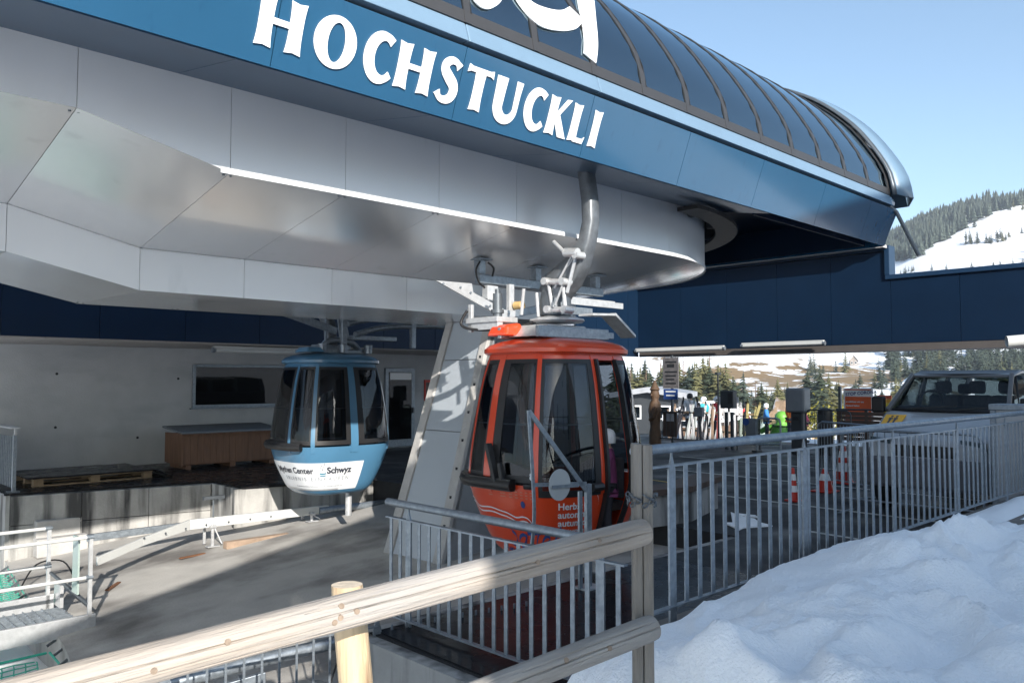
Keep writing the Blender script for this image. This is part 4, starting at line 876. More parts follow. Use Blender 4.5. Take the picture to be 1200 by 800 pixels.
part('side_wall', MB().box(2.7, 2.9, -4.8, -3.91, -3.4, 6.5), LODGE, ld); part('side_wall', MB().box(28.1, 28.3, -4.8, -3.91, -3.4, 6.5), LODGE, ld); part('rear_wall', MB().prism([(2.71, -3.4), (28.29, -3.4), (28.29, 6.5), (15.5, 13.9), (2.71, 6.5)], -5.0, -4.81, 'y'), LODGE, ld)  # unseen walls kept shallow so sun still reaches the log
for x0, x1 in ((-2.0, 6.5), (6.5, 15.5), (15.5, 33.0)):
    yb = -7.8 if x0 < 0 else -5.2  # left roof piece deepened so its shade covers the pit floor
    part('roof', MB().hexa([(x0, yb, rk_(x0) - .2), (x1, yb, rk_(x1) - .2), (x1, -3.5, rk_(x1) - .2), (x0, -3.5, rk_(x0) - .2)], [(x0, yb, rk_(x0)), (x1, yb, rk_(x1)), (x1, -3.5, rk_(x1)), (x0, -3.5, rk_(x0))]), LODGE, ld)
part('shade_board', MB().box(1.9, 2.69, -5.2, -5.0, 5.35, 6.15), LODGE, ld)  # added board, only there to block a stray wedge of sun in the pit
# ================================================================== RAILINGS
def railing(name, label, p, rz_extra, L, posts, bal0, dbal, zs, hand=(0, 0), group='galvanised railings', hr=.03, balw=.040, nbal=None, skip=.06):
    o = bpy.data.objects.new(name, None); C.objects.link(o); o.location = W(*p); o.rotation_euler = (0, 0, TH + rz_extra); tag(o, label, 'railing', group); OFF[o] = Vector((0, 0, 0))
    zb, zt, zh = zs                                 # bottom rail, top rail, handrail centre
    part('handrail', MB().tube([(hand[0], 0, zh), (hand[1], 0, zh)], hr, 14), GALV, o, 40)
    part('top_rail', MB().box(hand[0] + .02, hand[1], -.02, .02, zt - .006, zt + .006), GALV, o)
    part('bottom_rail', MB().box(hand[0] + .02, hand[1], -.02, .02, zb - .006, zb + .006), GALV, o)
    src = None
    for x in posts:
        if src is None:
            mb = MB(); w_ = .033; mb.prism([(-w_, zb - .13), (w_, zb - .13), (w_, zh - .13), (.004, zh - .05), (-.004, zh - .05), (-w_, zh - .13)], -.007, .007, 'y'); mb.tube([(0, 0, zh - .07), (0, 0, zh)], .008, 8)
            src = part('post', mb, GALV, o); src.location = (x, 0, 0)
            q = part('foot_plate', MB().box(-.07, .07, -.05, .05, zb - .13, zb - .118).tube([(-.05, -.03, zb - .12), (-.05, -.03, zb - .085)], .012, 6).tube([(.05, -.03, zb - .12), (.05, -.03, zb - .085)], .012, 6), GALV, src)
        else:
            c = copy_part(src, o, (x, 0, 0)); copy_part(q, c, (0, 0, 0))
    b0 = None; x = bal0; n_ = 0
    while x < L and (nbal is None or n_ < nbal):
        if all(abs(x - pp) > skip for pp in posts):
            if b0 is None: b0 = part('baluster', MB().box(-balw / 2, balw / 2, -.004, .004, zb + .006, zt - .006), GALV, o); b0.location = (x, 0, 0)
            else: copy_part(b0, o, (x, 0, 0))
        x += dbal; n_ += 1
    return o
railing('railing', 'long galvanised railing on the kerb wall beside the snow bank', (0, 2.85, 0), 0, 15.6, [4.09 + 1.71 * i for i in range(7)], 4.24, .148, (.60, 1.44, 1.545), (3.72, 15.6))
railing('railing', 'galvanised railing crossing behind the log fence at the front edge of the black mat', (3.9, 3.05, 0), math.pi / 2, 2.44, [2.17, .20], .06, .1235, (.055, .84, .96), (-.02, 2.46), balw=.036, skip=.06)
railing('railing', 'low grey railing below the sunlit log at the bottom of the picture', (2.05, 5.6, -.78), math.radians(-12), 3.0, [1.62, .1], .12, .125, (.06, .84, .95), (-.2, 1.62), hr=.016, balw=.016)
# ------------------------------------------------------------------ log fence
lf = root('log_fence', 'log fence of two long rails on wooden posts across the foreground', 'fence', (0, 2.9, .28), None, 'W')
def log(name, p, q, r0, r1, m, crack, ang, n=110, seg=40):
    P, Q = Vector(p), Vector(q); L = (Q - P).length
    o = bpy.data.objects.new(name, None); me = None
    mb = MB(); vs = []; fs = []
    for i in range(seg + 1):
        t = i / seg; r = r0 + (r1 - r0) * t
        end = .93 if i in (0, seg) else 1.0
        for k_ in range(n):
            a = 2 * math.pi * k_ / n; rr = r * end * (1 + .012 * noise.noise((t * L * 3, math.cos(a), math.sin(a))))
            wob = .05 * noise.noise((t * 3, 1.7, r0 * 30)) + .16 * (t - .5) * crack[1]
            dd = (a - ang - wob + math.pi) % (2 * math.pi) - math.pi
            for da, dp, ta, tb in ((0, 1, .02, .98), (.55, .7, .1, .55), (-.5, .8, .45, .97), (.28, .5, .62, .9), (1.0, .6, .3, .8)):
                d1 = dd - da - .05 * noise.noise((t * 6, da * 9, 2)); wd_ = .075 * dp
                if abs(d1) < wd_ and ta < t < tb: rr *= 1 - crack[0] * dp * (1 - abs(d1) / wd_)
            vs.append((t * L, rr * math.cos(a), rr * math.sin(a)))
    for i in range(seg):
        for k_ in range(n): fs.append((i * n + k_, (i + 1) * n + k_, (i + 1) * n + (k_ + 1) % n, i * n + (k_ + 1) % n))
    fs.append(tuple(range(n))); fs.append(tuple(seg * n + k_ for k_ in range(n - 1, -1, -1)))
    me = mesh_of(name, MB().add(vs, fs), [m, ENDG], None, 40)
    for pl in list(me.polygons)[-2:]: pl.material_index = 1
    o = bpy.data.objects.new(name, me); C.objects.link(o); o.parent = lf
    x = (Q - P).normalized(); y = Vector((0, 0, 1)).cross(x).normalized(); z = x.cross(y)
    o.matrix_local = Matrix.Translation(P - Vector((0, 2.9, .28))) @ Matrix((x, y, z)).transposed().to_4x4(); OFF[o] = Vector((0, 0, 0)); return o
l1 = log('rail', (-1.63, 1.87, 1.096), (.54, 3.327, 1.334), .0555, .056, WOODL, (.16, 1.0), math.radians(166))
l2 = log('rail', (-.45, 2.67, .80), (.57, 3.31, .955), .050, .052, WOODG, (.18, .6), math.radians(160))
for t, a in ((1.30, 143), (1.345, 172), (1.29, 178), (1.27, 188), (2.05, 170), (.95, 160), (2.35, 150), (.75, 185)):
    a = math.radians(a); c = Vector((t, .0545 * math.cos(a), .0545 * math.sin(a))); d = Vector((0, math.cos(a), math.sin(a)))
    part('knot', MB().tube([c - d * .01, c + d * .0035], [.011, .009], 10), mat('wood_knot', (.24, .185, .14), .8, 0, .3, 40), l1, 60)
for t, a in ((.75, 150), (.95, 170), (.4, 165)):
    a = math.radians(a); c = Vector((t, .050 * math.cos(a), .050 * math.sin(a))); d = Vector((0, math.cos(a), math.sin(a)))
    part('knot', MB().tube([c - d * .01, c + d * .003], [.012, .010], 10), MATS['wood_knot'], l2, 60)
def post_round(p, z0, z1, r, m, lean):
    mb = MB(); vs = []; n = 22
    for i in range(14):
        t = i / 13; z = z0 + (z1 - z0) * t; rr = r * (1 + .08 * (1 - t)) * (.93 if i == 13 else 1)
        for k_ in range(n):
            a = 2 * math.pi * k_ / n; q = rr * (1 + .03 * noise.noise((math.cos(a) * 1.5, math.sin(a) * 1.5, z * 2)))
            vs.append((p[0] + lean * (z1 - z) + q * math.cos(a), p[1] + q * math.sin(a), z))
    fs = [(i * n + k_, i * n + (k_ + 1) % n, (i + 1) * n + (k_ + 1) % n, (i + 1) * n + k_) for i in range(13) for k_ in range(n)]
    fs.append(tuple(13 * n + k_ for k_ in range(n))); fs.append(tuple(range(n - 1, -1, -1)))
    o = part('post', mb.add(vs, fs), [m, ENDG], lf, 40); list(o.data.polygons)[-2].material_index = 1; return o
post_round((-.605, 2.99), .2, 1.205, .060, WOODY, .10)
mb = MB(); mb.box(.502, .540, 3.36, 3.43, .2, 1.688).box(.543, .585, 3.362, 3.432, .2, 1.684); part('post', mb, WOODP, lf, bevel=.006)
mb = MB(); rg = random.Random(4)
for k_ in range(26):
    a = 2 * math.pi * k_ / 13; rx, ry = .058, .05; zc = 1.455 + (.012 if k_ % 2 else -.010) + (.008 if k_ > 12 else -.008)
    c = Vector((.543 + rx * math.cos(a), 3.396 + ry * math.sin(a), zc)); tn = Vector((-math.sin(a), math.cos(a), .7 * (-1) ** k_)).normalized(); s_ = Vector((math.cos(a), math.sin(a), 0)); t2_ = tn.cross(s_)
    mb.tube([c + tn * .014 * math.cos(2 * math.pi * j / 8) + (s_ if k_ % 2 else t2_) * .008 * math.sin(2 * math.pi * j / 8) for j in range(8)], .0035, 6, closed=True)
part('chain', mb, STEEL, lf, 60)
rk = MB()
for k_ in range(60): pass
mb = MB(); n_ = 14
def rock(c, s_, seed):
    mb = MB(); mb.grid(lambda a, b: (Vector(c) + Vector((s_[0] * math.cos(2 * math.pi * a) * math.sin(math.pi * b), s_[1] * math.sin(2 * math.pi * a) * math.sin(math.pi * b), s_[2] * math.cos(math.pi * b))) * (1 + .25 * noise.noise((math.cos(2 * math.pi * a) * 1.4 + seed, math.sin(2 * math.pi * a) * 1.4, b * 3)))), 16, 10); return mb
solo('rock', rock((3.42, 2.62, .42), (.16, .14, .14), 1.0), mat('grey_rock', (0.16, 0.15, 0.14), .9, 0, .25, 12, .5, 30), 'grey stone at the foot of the railing beside the split post', 'rock', (3.42, 2.62, .3), smooth=180)
# ------------------------------------------------------------------ triangular gate with disc at the mat's edge
gt = root('safety_gate', 'galvanised triangular gate arm with a round grey disc beside the orange cabin', 'gate', (5.8, 5.0, 0))
part('post', MB().box(5.80, 5.87, 4.99, 5.03, 0, .98), GALV, gt, bevel=.004)
part('post', MB().box(5.70, 5.745, 5.0, 5.02, .02, .92), GALV, gt)
part('foot_plate', MB().box(5.72, 5.95, 4.92, 5.10, .012, .028).tube([(5.77, 4.95, .03), (5.77, 4.95, .07)], .016, 6).tube([(5.91, 4.95, .03), (5.91, 4.95, .07)], .016, 6), GALVB, gt)
part('diagonal', MB().beam((5.80, 5.0, .92), (5.04, 5.0, 1.68), .012, .045), GALV, gt)
part('cross_bar', MB().beam((5.80, 5.0, .985), (5.10, 5.0, 1.035), .012, .035), GALV, gt)
P = catmull([(5.03, 5.0, 1.69), (5.075, 5.0, 1.2), (5.10, 5.0, .8), (5.07, 5.0, .5), (5.03, 5.0, .30)], 6); mb = MB()
for p, q in zip(P, P[1:]): mb.beam(p, q, .012, .035, up=(1, 0, 0))
part('bow', mb, GALV, gt)
mb = MB(); mb.tube([(5.41, 4.985, 1.01), (5.41, 4.978, 1.01)], .142, 40); part('disc', mb, mat('grey_disc', (.40, .42, .43), .5, .1, .06, 6), gt, 40)
mb = MB(); mb.beam((5.30, 4.97, 1.0), (5.66, 4.97, .985), .008, .03); part('cross_strap', mb, GALV, gt)
# ------------------------------------------------------------------ pit: guide rails, blocks, ramp, net
pg_ = root('pit_guide_rail', 'long pale guide rail on short stands along the foot of the stained concrete wall', 'guide rail', (6, 13, -1))
part('guide_board', MB().hexa([(3.72, 12.15, -.62), (4.5, 12.62, -.52), (4.5, 12.68, -.52), (3.72, 12.21, -.62)], [(3.72, 12.15, -.50), (4.5, 12.62, -.40), (4.5, 12.68, -.40), (3.72, 12.21, -.50)])
     .hexa([(4.5, 12.62, -.52), (5.4, 13.1, -.46), (5.4, 13.16, -.46), (4.5, 12.68, -.52)], [(4.5, 12.62, -.40), (5.4, 13.1, -.30), (5.4, 13.16, -.30), (4.5, 12.68, -.40)])
     .hexa([(5.4, 13.1, -.46), (7.9, 13.0, -.46), (7.9, 13.06, -.46), (5.4, 13.16, -.46)], [(5.4, 13.1, -.30), (7.9, 13.0, -.32), (7.9, 13.06, -.32), (5.4, 13.16, -.30)]), TUBEM, pg_, bevel=.006)
part('guide_board', MB().hexa([(4.02, 13.62, -.54), (5.95, 13.5, -.50), (5.95, 13.56, -.50), (4.02, 13.68, -.54)], [(4.02, 13.62, -.43), (5.95, 13.5, -.40), (5.95, 13.56, -.40), (4.02, 13.68, -.43)]), GALV, pg_, bevel=.006)
part('guide_tube', MB().tube([(7.7, 13.02, -.40), (9.9, 13.05, -.42)], .065, 12), GALV, pg_, 40)
for x, y in ((5.75, 13.05), (7.55, 13.0)):
    z = zpit(x, y); t_ = MB(); t_.box(x - .02, x + .02, y - .02, y + .02, z + .01, -.40); t_.box(x - .02, x + .02, y + .3, y + .34, z + .01, -.42); t_.box(x - .05, x + .05, y - .05, y + .42, -.46, -.42); t_.box(x - .10, x + .10, y - .07, y + .05, z + .012, z + .03); t_.beam((x + .03, y, -.46), (x + .14, y - .05, z + .05), .02, .02)
    part('stand', t_, GALVB, pg_, bevel=.004)
part('stand', MB().tube([(5.78, 13.1, zpit(5.8, 13) + .02), (5.78, 13.1, .04)], .014, 8).box(5.6, 5.95, 13.05, 13.12, .0, .05), STEEL, pg_)
for i in range(9): part('bolt', MB().tube([(4.5 + .38 * i, 12.60 + (.45 if i > 2 else .17 * i) - .005, -.40 + .0), (4.5 + .38 * i, 12.585 + (.45 if i > 2 else .17 * i), -.40)], .016, 6), STEEL, pg_)
mb = MB(); mb.box(5.8, 7.0, 12.62, 12.76, zpit(6.4, 12.7) - .06, zpit(6.4, 12.7) + .055); solo('pit_timber', mb, mat('rusty_board', (.30, .22, .16), .85, .1, .3, 5, .3, 20), 'rust stained beam lying on the pit floor by the rail stand', 'beam', (6.4, 12.7, -.8), bevel=.01)
for i, (x, y, a) in enumerate(((3.95, 12.2, .9), (5.3, 12.75, .2))):
    d = Vector((math.cos(a), math.sin(a))) * .22; mb = MB(); mb.beam((x - d.x, y - d.y, zpit(x, y) + .02), (x + d.x, y + d.y, zpit(x, y) + .02), .05, .02)
    solo('rusty_bracket', mb, RUST, ('rusty flat bracket on the floor under the bent end of the pale rail', 'rusty flat bracket on the floor left of the rail stand')[i], 'bracket', (x, y, zpit(x, y)), 'rusty brackets')
pu = MB(); pu.tube([(2.0, 6.9, -.72), (3.6, 6.5, -.58), (5.4, 6.1, -.62)], .07, 12); pu.hexa([(1.7, 6.3, -.80), (4.2, 5.8, -.72), (4.2, 5.85, -.72), (1.7, 6.35, -.80)], [(1.7, 6.3, -.60), (4.2, 5.8, -.52), (4.2, 5.85, -.52), (1.7, 6.35, -.60)])
g2 = root('lane_guide_rail', 'grey guide rail and tube of the near track below the sunlit log', 'guide rail', (3, 6.4, -.9))
part('guide_tube', MB().tube([(1.2, 7.3, -.72), (3.3, 6.72, -.50), (5.4, 6.6, -.5)], .06, 12), GALV, g2, 40)
part('guide_board', MB().hexa([(1.0, 6.7, -.86), (3.2, 6.2, -.62), (3.2, 6.25, -.62), (1.0, 6.75, -.86)], [(1.0, 6.7, -.66), (3.2, 6.2, -.42), (3.2, 6.25, -.42), (1.0, 6.75, -.66)]), GALV, g2, bevel=.006)
part('stand', MB().box(3.1, 3.14, 6.45, 6.5, -1.0, -.5).box(2.0, 2.04, 6.65, 6.7, -1.2, -.6), STEEL, g2)
part('return_wheel', MB().tube([(3.32, 5.62, -.45), (3.32, 5.54, -.45)], .09, 18), STEEL, g2, 40)
part('cable', MB().tube(catmull([(3.46, 5.38, -.02), (3.4, 5.45, -.2), (3.36, 5.5, -.42)], 5), .008, 6), BLACK, g2)
for i, q in enumerate(((3.75, 4.55, 15.35, 15.62, -1.03, -.72), (3.78, 4.5, 15.55, 15.86, -.74, -.44))):
    solo('concrete_step', MB().box(*q), LEGC, ('lower pale concrete step block at the left end of the stained wall', 'upper grey concrete step block against the stained wall')[i], 'block', (4.1, 15.6, q[4]), 'concrete step blocks', bevel=.02)
rp_ = root('gangway', 'white railed steel gangway with grating leading onto the pit floor at the left edge', 'gangway', (2, 11, -1))
Zr = -.92
def gx(u, v, z): return (u, v, z)
part('side_channel', MB().box(-1.5, 3.25, 10.62, 10.67, Zr - .16, Zr + .06), GALVB, rp_, bevel=.006)
part('side_channel', MB().box(-1.5, 3.05, 11.62, 11.67, Zr - .12, Zr + .14), GALVB, rp_, bevel=.006)
gr_ = MB()
for i in range(40): u = -1.2 + .105 * i; gr_.box(u, u + .012, 10.68, 11.6, Zr - .05, Zr - .01)
for j in range(9): v = 10.70 + .1 * j; gr_.box(-1.3, 3.1, v, v + .008, Zr - .045, Zr - .008)
part('grating', gr_, GALV, rp_, kind='stuff')
part('toe_board', MB().box(3.06, 3.10, 11.4, 11.67, Zr + .0, Zr + .28), GALVB, rp_)
for v, u in ((10.64, 3.18), (11.64, 2.98)):
    part('post', MB().box(u - .02, u + .02, v - .02, v + .02, Zr - .1, Zr + 1.0), GALVB, rp_)
    for zz in (.98, .50): part('handrail', MB().tube([(-2, v, Zr + zz), (u, v, Zr + zz)], .022, 10), TUBEM, rp_, 40)
    for zz in (.98, .5): part('rail_fitting', MB().tube([(u - .05, v, Zr + zz), (u + .03, v, Zr + zz)], .03, 10), GALV, rp_, 40)
part('end_panel', MB().box(3.08, 3.10, 10.78, 11.0, Zr + .28, Zr + .97), mat('green_grey_plate', (.36, .44, .41), .35, .2, .06, 3), rp_)
part('door_bar', MB().beam((3.17, 10.66, Zr + .18), (3.0, 11.62, Zr + .42), .03, .03), STEEL, rp_)
nt_ = root('safety_net', 'green safety net stretched beside the pit floor under the gangway', 'net', (2, 12, -1.3))
net = MB()
for (ua, ub, va, vb) in ((.4, 2.45, 8.9, 10.4), (.9, 3.25, 11.9, 15.6)):
    n1, n2_ = int((ub - ua) / .11), int((vb - va) / .11)
    f = lambda a, b: (ua + (ub - ua) * a + (.12 * (vb - va) * b if va > 11 else .1 * b), va + (vb - va) * b, -1.22 - .10 * math.sin(math.pi * a) * math.sin(math.pi * b) + .02 * noise.noise((a * 5, b * 5, 0)))
    for i in range(n1 + 1): net.tube([f(i / n1 + .01 * math.sin(j), j / 14) for j in range(15)], .007, 4, cap=False)
    for j in range(n2_ + 1): net.tube([f(i / 10, j / n2_) for i in range(11)], .007, 4, cap=False)
part('net_cord', net, NETG, nt_, kind='stuff')
part('rim_rope', MB().tube([(2.62, 8.9, -1.15), (2.70, 10.4, -1.15)], .014, 6), NETG, nt_); part('rim_rope', MB().tube([(2.98, 11.9, -1.15), (3.38, 15.6, -1.15)], .014, 6), NETG, nt_)
part('rim_rope', MB().tube([(.4, 10.45, -1.2), (2.68, 10.45, -1.16)], .014, 6), NETG, nt_)
for i in range(16):
    t = i / 15; v = 9.0 + 6.4 * t; u = lipu(v); part('net_hook', MB().beam((u - .10, v, -1.16), (u + .0, v, -1.10), .02, .03), STEEL, nt_)
mb = MB(); mb.grid(lambda a, b: (-3 + 5.9 * a, 7.5 + 9 * b, -1.55 - .5 * (1 - a) + .12 * noise.noise((a * 4, b * 6, 1))), 30, 40); structure('net_snow', mb, SNOWM, smooth=180)
mb = MB(); mb.tube(catmull([(3.05, 13.3, -1.02), (3.3, 13.5, -.75), (3.6, 13.3, -.72), (3.7, 13.0, -1.0)], 6), .012, 6); solo('hose', mb, BLACK, 'thin dark hoop of pipe at the left rim of the pit floor', 'pipe', (3.3, 13.3, -1), smooth=60)
# ------------------------------------------------------------------ far platform things
ed = root('end_railing', 'short grey railing panel seen end on at the left corner of the platform', 'railing', (3.5, 16, .03))
part('post', MB().box(3.50, 3.56, 16.0, 16.06, .03, 1.02), GALV, ed, bevel=.004)
part('post', MB().box(3.50, 3.56, 18.9, 18.96, .03, 1.02), GALV, ed, bevel=.004)
part('handrail', MB().box(3.46, 3.60, 15.98, 19.0, 1.12, 1.15).box(3.51, 3.55, 16.0, 16.04, 1.0, 1.12), GALVB, ed, bevel=.004)
for i in range(22): part('infill_bar', MB().box(3.515, 3.545, 16.12 + .126 * i, 16.15 + .126 * i, .1, .98), GALV, ed)
part('foot_plate', MB().box(3.44, 3.62, 15.98, 16.14, .031, .05), GALV, ed)
pl_ = root('pallet', 'wooden pallet with a black rubber sheet on it on the platform', 'pallet', (4.9, 17.2, .03))
for i in range(7): part('deck_board', MB().box(3.95, 6.05, 16.55 + .21 * i, 16.70 + .21 * i, .15, .172), PALW, pl_)
for v in (16.56, 17.15, 17.83):
    part('runner', MB().box(3.95, 6.05, v, v + .12, .031, .052), PALW, pl_)
    for u in (3.96, 4.92, 5.88): part('block', MB().box(u, u + .16, v, v + .12, .053, .15), PALW, pl_)
solo('rubber_sheet', MB().grid(lambda a, b: (3.85 + 2.55 * a, 16.45 + 1.7 * b, .20 - .14 * sstep(.86, 1.0, a) + .008 * noise.noise((a * 6, b * 4, 0))), 30, 16), MATT, 'black rubber sheet draped over the wooden pallet', 'rubber mat', (4.9, 17.2, .18), smooth=180).modifiers.new('thick', 'SOLIDIFY').thickness = .02
cx = root('storage_chest', 'brown wooden chest with a grey felt lid below the long window', 'chest', (8, 17.9, .03))
part('lid', MB().hexa([(6.95, 17.42, .80), (9.30, 17.42, .80), (9.30, 18.5, .90), (6.95, 18.5, .90)], [(6.95, 17.42, .84), (9.30, 17.42, .84), (9.30, 18.5, .94), (6.95, 18.5, .94)]), FELT, cx, bevel=.006)
for i in range(15): u = 7.04 + .147 * i; part('front_board', MB().box(u + .003, u + .144, 17.50 + random.uniform(0, .006), 17.53, .14, .74), CRATE, cx)
for i in range(7): v = 17.56 + .128 * i; part('side_board', MB().box(7.0, 7.03, v + .003, v + .125, .14, .80), CRATE, cx)
part('frame_rail', MB().box(6.99, 9.27, 17.485, 17.53, .742, .80), CRATE, cx); part('frame_rail', MB().box(9.24, 9.27, 17.5, 17.53, .10, .742), CRATE, cx); part('frame_rail', MB().box(6.99, 7.03, 17.485, 17.55, .10, .74), CRATE, cx)
part('body', MB().box(7.032, 9.24, 17.535, 18.45, .12, .78), CRATE, cx)
for u in (7.1, 8.1, 9.05): part('skid', MB().box(u, u + .12, 17.52, 18.4, .031, .119), CRATE, cx)
solo('wall_post', MB().tube([(9.55, 17.7, .03), (9.55, 17.7, 1.3)], .03, 10), GALV, 'thin grey pole behind the left side of the blue cabin', 'pole', (9.55, 17.7, .03))
# ------------------------------------------------------------------ on the asphalt
def cone(u, v, h, r, label, bands):
    o = root('traffic_cone', label, 'traffic cone', (u, v, .004), 'traffic cones on the asphalt')
    part('base', MB().box(u - r * 1.25, u + r * 1.25, v - r * 1.25, v + r * 1.25, .004, .03), REDP, o, bevel=.008)
    part('body', MB().lathe((u, v, .03), [(r, 0), (r * .96, .02), (r * .28, h), (r * .2, h + .01)], 18), REDP, o, 40)
    for a, b in bands: part('white_band', MB().lathe((u, v, .03), [(r * .96 - (r * .68) * a + .004, a * h), (r * .96 - (r * .68) * b + .004, b * h)], 18), WHITE, o, 40)
cone(12.43, 6.30, .50, .085, 'slim red and white striped marker cone nearest the railing', ((.25, .45), (.62, .82)))
cone(13.88, 6.44, .36, .15, 'squat red cone with one white band right of the slim striped marker', ((.48, .80),))
cone(15.3, 6.73, .66, .17, 'taller red and white cone standing farthest back', ((.30, .55), (.70, .88)))
sw = root('stub_wall', 'low dark concrete stub wall with a cap board beyond the railing', 'wall', (9, 7, 0))
part('wall', MB().prism([(8.4, 6.55), (9.55, 6.35), (10.9, 6.75), (10.9, 7.1), (9.5, 6.7), (8.4, 6.9)], .004, .42), CONCW, sw); part('cap_board', MB().prism([(8.35, 6.5), (9.55, 6.3), (11.0, 6.7), (11.0, 7.15), (9.5, 6.75), (8.35, 6.95)], .422, .50), BOARD, sw)
# ================================================================== VAN
vn = root('parked_van', 'white van with dark windscreen parked under the canopy beam', 'van', (14.9, 4.22, 0))
VV = 4.22
def vsec(z): return .90 if z < 1.45 else .90 - .17 * (z - 1.45) / .62     # half width by height
def vprof(pts, wf, mat_, name, bev=.03):
    mb = MB(); n_ = len(pts); vs = []
    for s_ in (-1, 1):
        for u, z in pts: vs.append((u, VV + s_ * wf(u, z), z))
    fs = [tuple(range(n_)), tuple(range(2 * n_ - 1, n_ - 1, -1))] + [(i, n_ + i, n_ + (i + 1) % n_, (i + 1) % n_) for i in range(n_)]
    return part(name, mb.add(vs, fs), mat_, vn, 30, bev)
def vw(u, z): return (.90 - max(0, (13.0 - u)) * .16) * (1 if z < 1.4 else .985)
vprof([(12.32, .42), (12.26, .75), (12.34, 1.08), (12.62, 1.22), (13.12, 1.46), (13.3, 1.50), (17.0, 1.50), (17.05, .42)], vw, VANW, 'body', .05)
vprof([(13.88, 2.045), (14.3, 2.12), (16.2, 2.13), (16.85, 2.05), (16.85, 2.0), (16.2, 2.06), (14.3, 2.05), (13.84, 2.0)], lambda u, z: .745, mat('van_roof_dark', (.10, .095, .09), .35, 0, .05, 2, coat=.5), 'roof', .02)  # dark reflection of the canopy beam is put into this roof colour
for s_ in (-1, 1):
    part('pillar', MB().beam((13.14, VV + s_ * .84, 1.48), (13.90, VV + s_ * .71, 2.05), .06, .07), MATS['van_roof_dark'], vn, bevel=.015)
    for u0, u1 in ((14.45, 14.62), (15.6, 15.74), (16.75, 16.98)): part('pillar', MB().hexa([(u0, VV + s_ * .86, 1.48), (u1, VV + s_ * .86, 1.48), (u1, VV + s_ * .90, 1.48), (u0, VV + s_ * .90, 1.48)], [(u0 + .02, VV + s_ * .70, 2.06), (u1 - .02, VV + s_ * .70, 2.06), (u1 - .02, VV + s_ * .75, 2.06), (u0 + .02, VV + s_ * .75, 2.06)]), VANW, vn)
    for u0, u1, t0 in ((13.35, 14.44, 13.92), (14.63, 15.59, 14.66), (15.75, 16.74, 15.78)):
        part('side_window', MB().hexa([(u0, VV + s_ * .868, 1.50), (u1, VV + s_ * .868, 1.50), (u1, VV + s_ * .874, 1.50), (u0, VV + s_ * .874, 1.50)], [(t0, VV + s_ * .72, 2.03), (u1 - .02, VV + s_ * .72, 2.03), (u1 - .02, VV + s_ * .726, 2.03), (t0, VV + s_ * .726, 2.03)]), CARG, vn)
    part('pillar', MB().beam((13.62, VV + s_ * .86, 1.5), (14.02, VV + s_ * .73, 2.02), .03, .03), BLACK, vn)
    mr = part('mirror', MB().box(13.28, 13.40, VV + s_ * 1.05 - .10, VV + s_ * 1.05 + .10, 1.44, 1.70), BLACK, vn, bevel=.03)
    part('mirror_arm', MB().box(13.36, 13.42, VV + s_ * .93 - .10, VV + s_ * .93 + .10, 1.46, 1.52), BLACK, mr)
    part('headlight', MB().hexa([(12.36, VV + s_ * .62 - .17, .88), (12.40, VV + s_ * .62 + .17, .88), (12.6, VV + s_ * .62 + .17, .9), (12.6, VV + s_ * .62 - .17, .9)], [(12.30, VV + s_ * .62 - .17, 1.09), (12.33, VV + s_ * .62 + .17, 1.12), (12.6, VV + s_ * .62 + .17, 1.12), (12.6, VV + s_ * .62 - .17, 1.1)]), MATS['windscreen_glass'], vn)
    for u in (13.05, 16.1):
        wh = part('wheel', MB().tube([(u, VV + s_ * .72, .33), (u, VV + s_ * .91, .33)], .33, 24), BLACK, vn, 40, .02); part('rim', MB().tube([(u, VV + s_ * .90, .33), (u, VV + s_ * .918, .33)], .20, 20), GALV, wh, 40)
mb = MB(); mb.grid(lambda a, b: (13.16 + .74 * b + .10 * (2 * a - 1) ** 2, VV + (2 * a - 1) * (.82 - .13 * b), 1.50 + .535 * b), 12, 6); o = part('windscreen', mb, CARG, vn, 60)
part('windscreen_seal', MB().tube([(13.15 + .10 * (2 * a / 12 - 1) ** 2, VV + (2 * a / 12 - 1) * .82, 1.495) for a in range(13)], .03, 6), BLACK, o)
part('windscreen_seal', MB().tube([(13.9 + .10 * (2 * a / 12 - 1) ** 2, VV + (2 * a / 12 - 1) * .69, 2.035) for a in range(13)], .03, 6), BLACK, o)
part('wiper', MB().beam((13.12, VV + .5, 1.52), (13.2, VV - .15, 1.57), .015, .02), BLACK, o); part('wiper', MB().beam((13.12, VV - .2, 1.52), (13.2, VV - .75, 1.57), .015, .02), BLACK, o)
part('dashboard', MB().box(13.3, 13.7, VV - .8, VV + .8, 1.40, 1.56), BLACK, vn, bevel=.05)
for y in (.42, -.08, -.5):
    part('seat', MB().box(14.35, 14.52, VV + y - .22, VV + y + .22, 1.2, 1.72).box(14.38, 14.50, VV + y - .12, VV + y + .12, 1.74, 1.95), SEATM, vn, bevel=.05)
for y in (.4, -.4): part('seat', MB().box(15.4, 15.55, VV + y - .3, VV + y + .3, 1.2, 1.70).box(15.4, 15.52, VV + y - .12, VV + y + .12, 1.72, 1.9), SEATM, vn, bevel=.05)
part('steering_wheel', MB().tube([(13.8 + .08 * math.cos(t), VV + .42 + .19 * math.sin(t), 1.62 + .17 * math.cos(t)) for t in [2 * math.pi * i / 20 for i in range(20)]], .018, 6, closed=True), BLACK, vn)
part('grille', MB().box(12.262, 12.29, VV - .42, VV + .42, .86, 1.02), BLACK, vn); part('bumper', MB().box(12.20, 12.4, VV - .86, VV + .86, .40, .84), mat('grey_bumper', (.10, .10, .11), .6), vn, bevel=.05)
part('rear_window', MB().box(16.99, 17.0, VV - .7, VV + .7, 1.52, 2.0), CARG, vn)
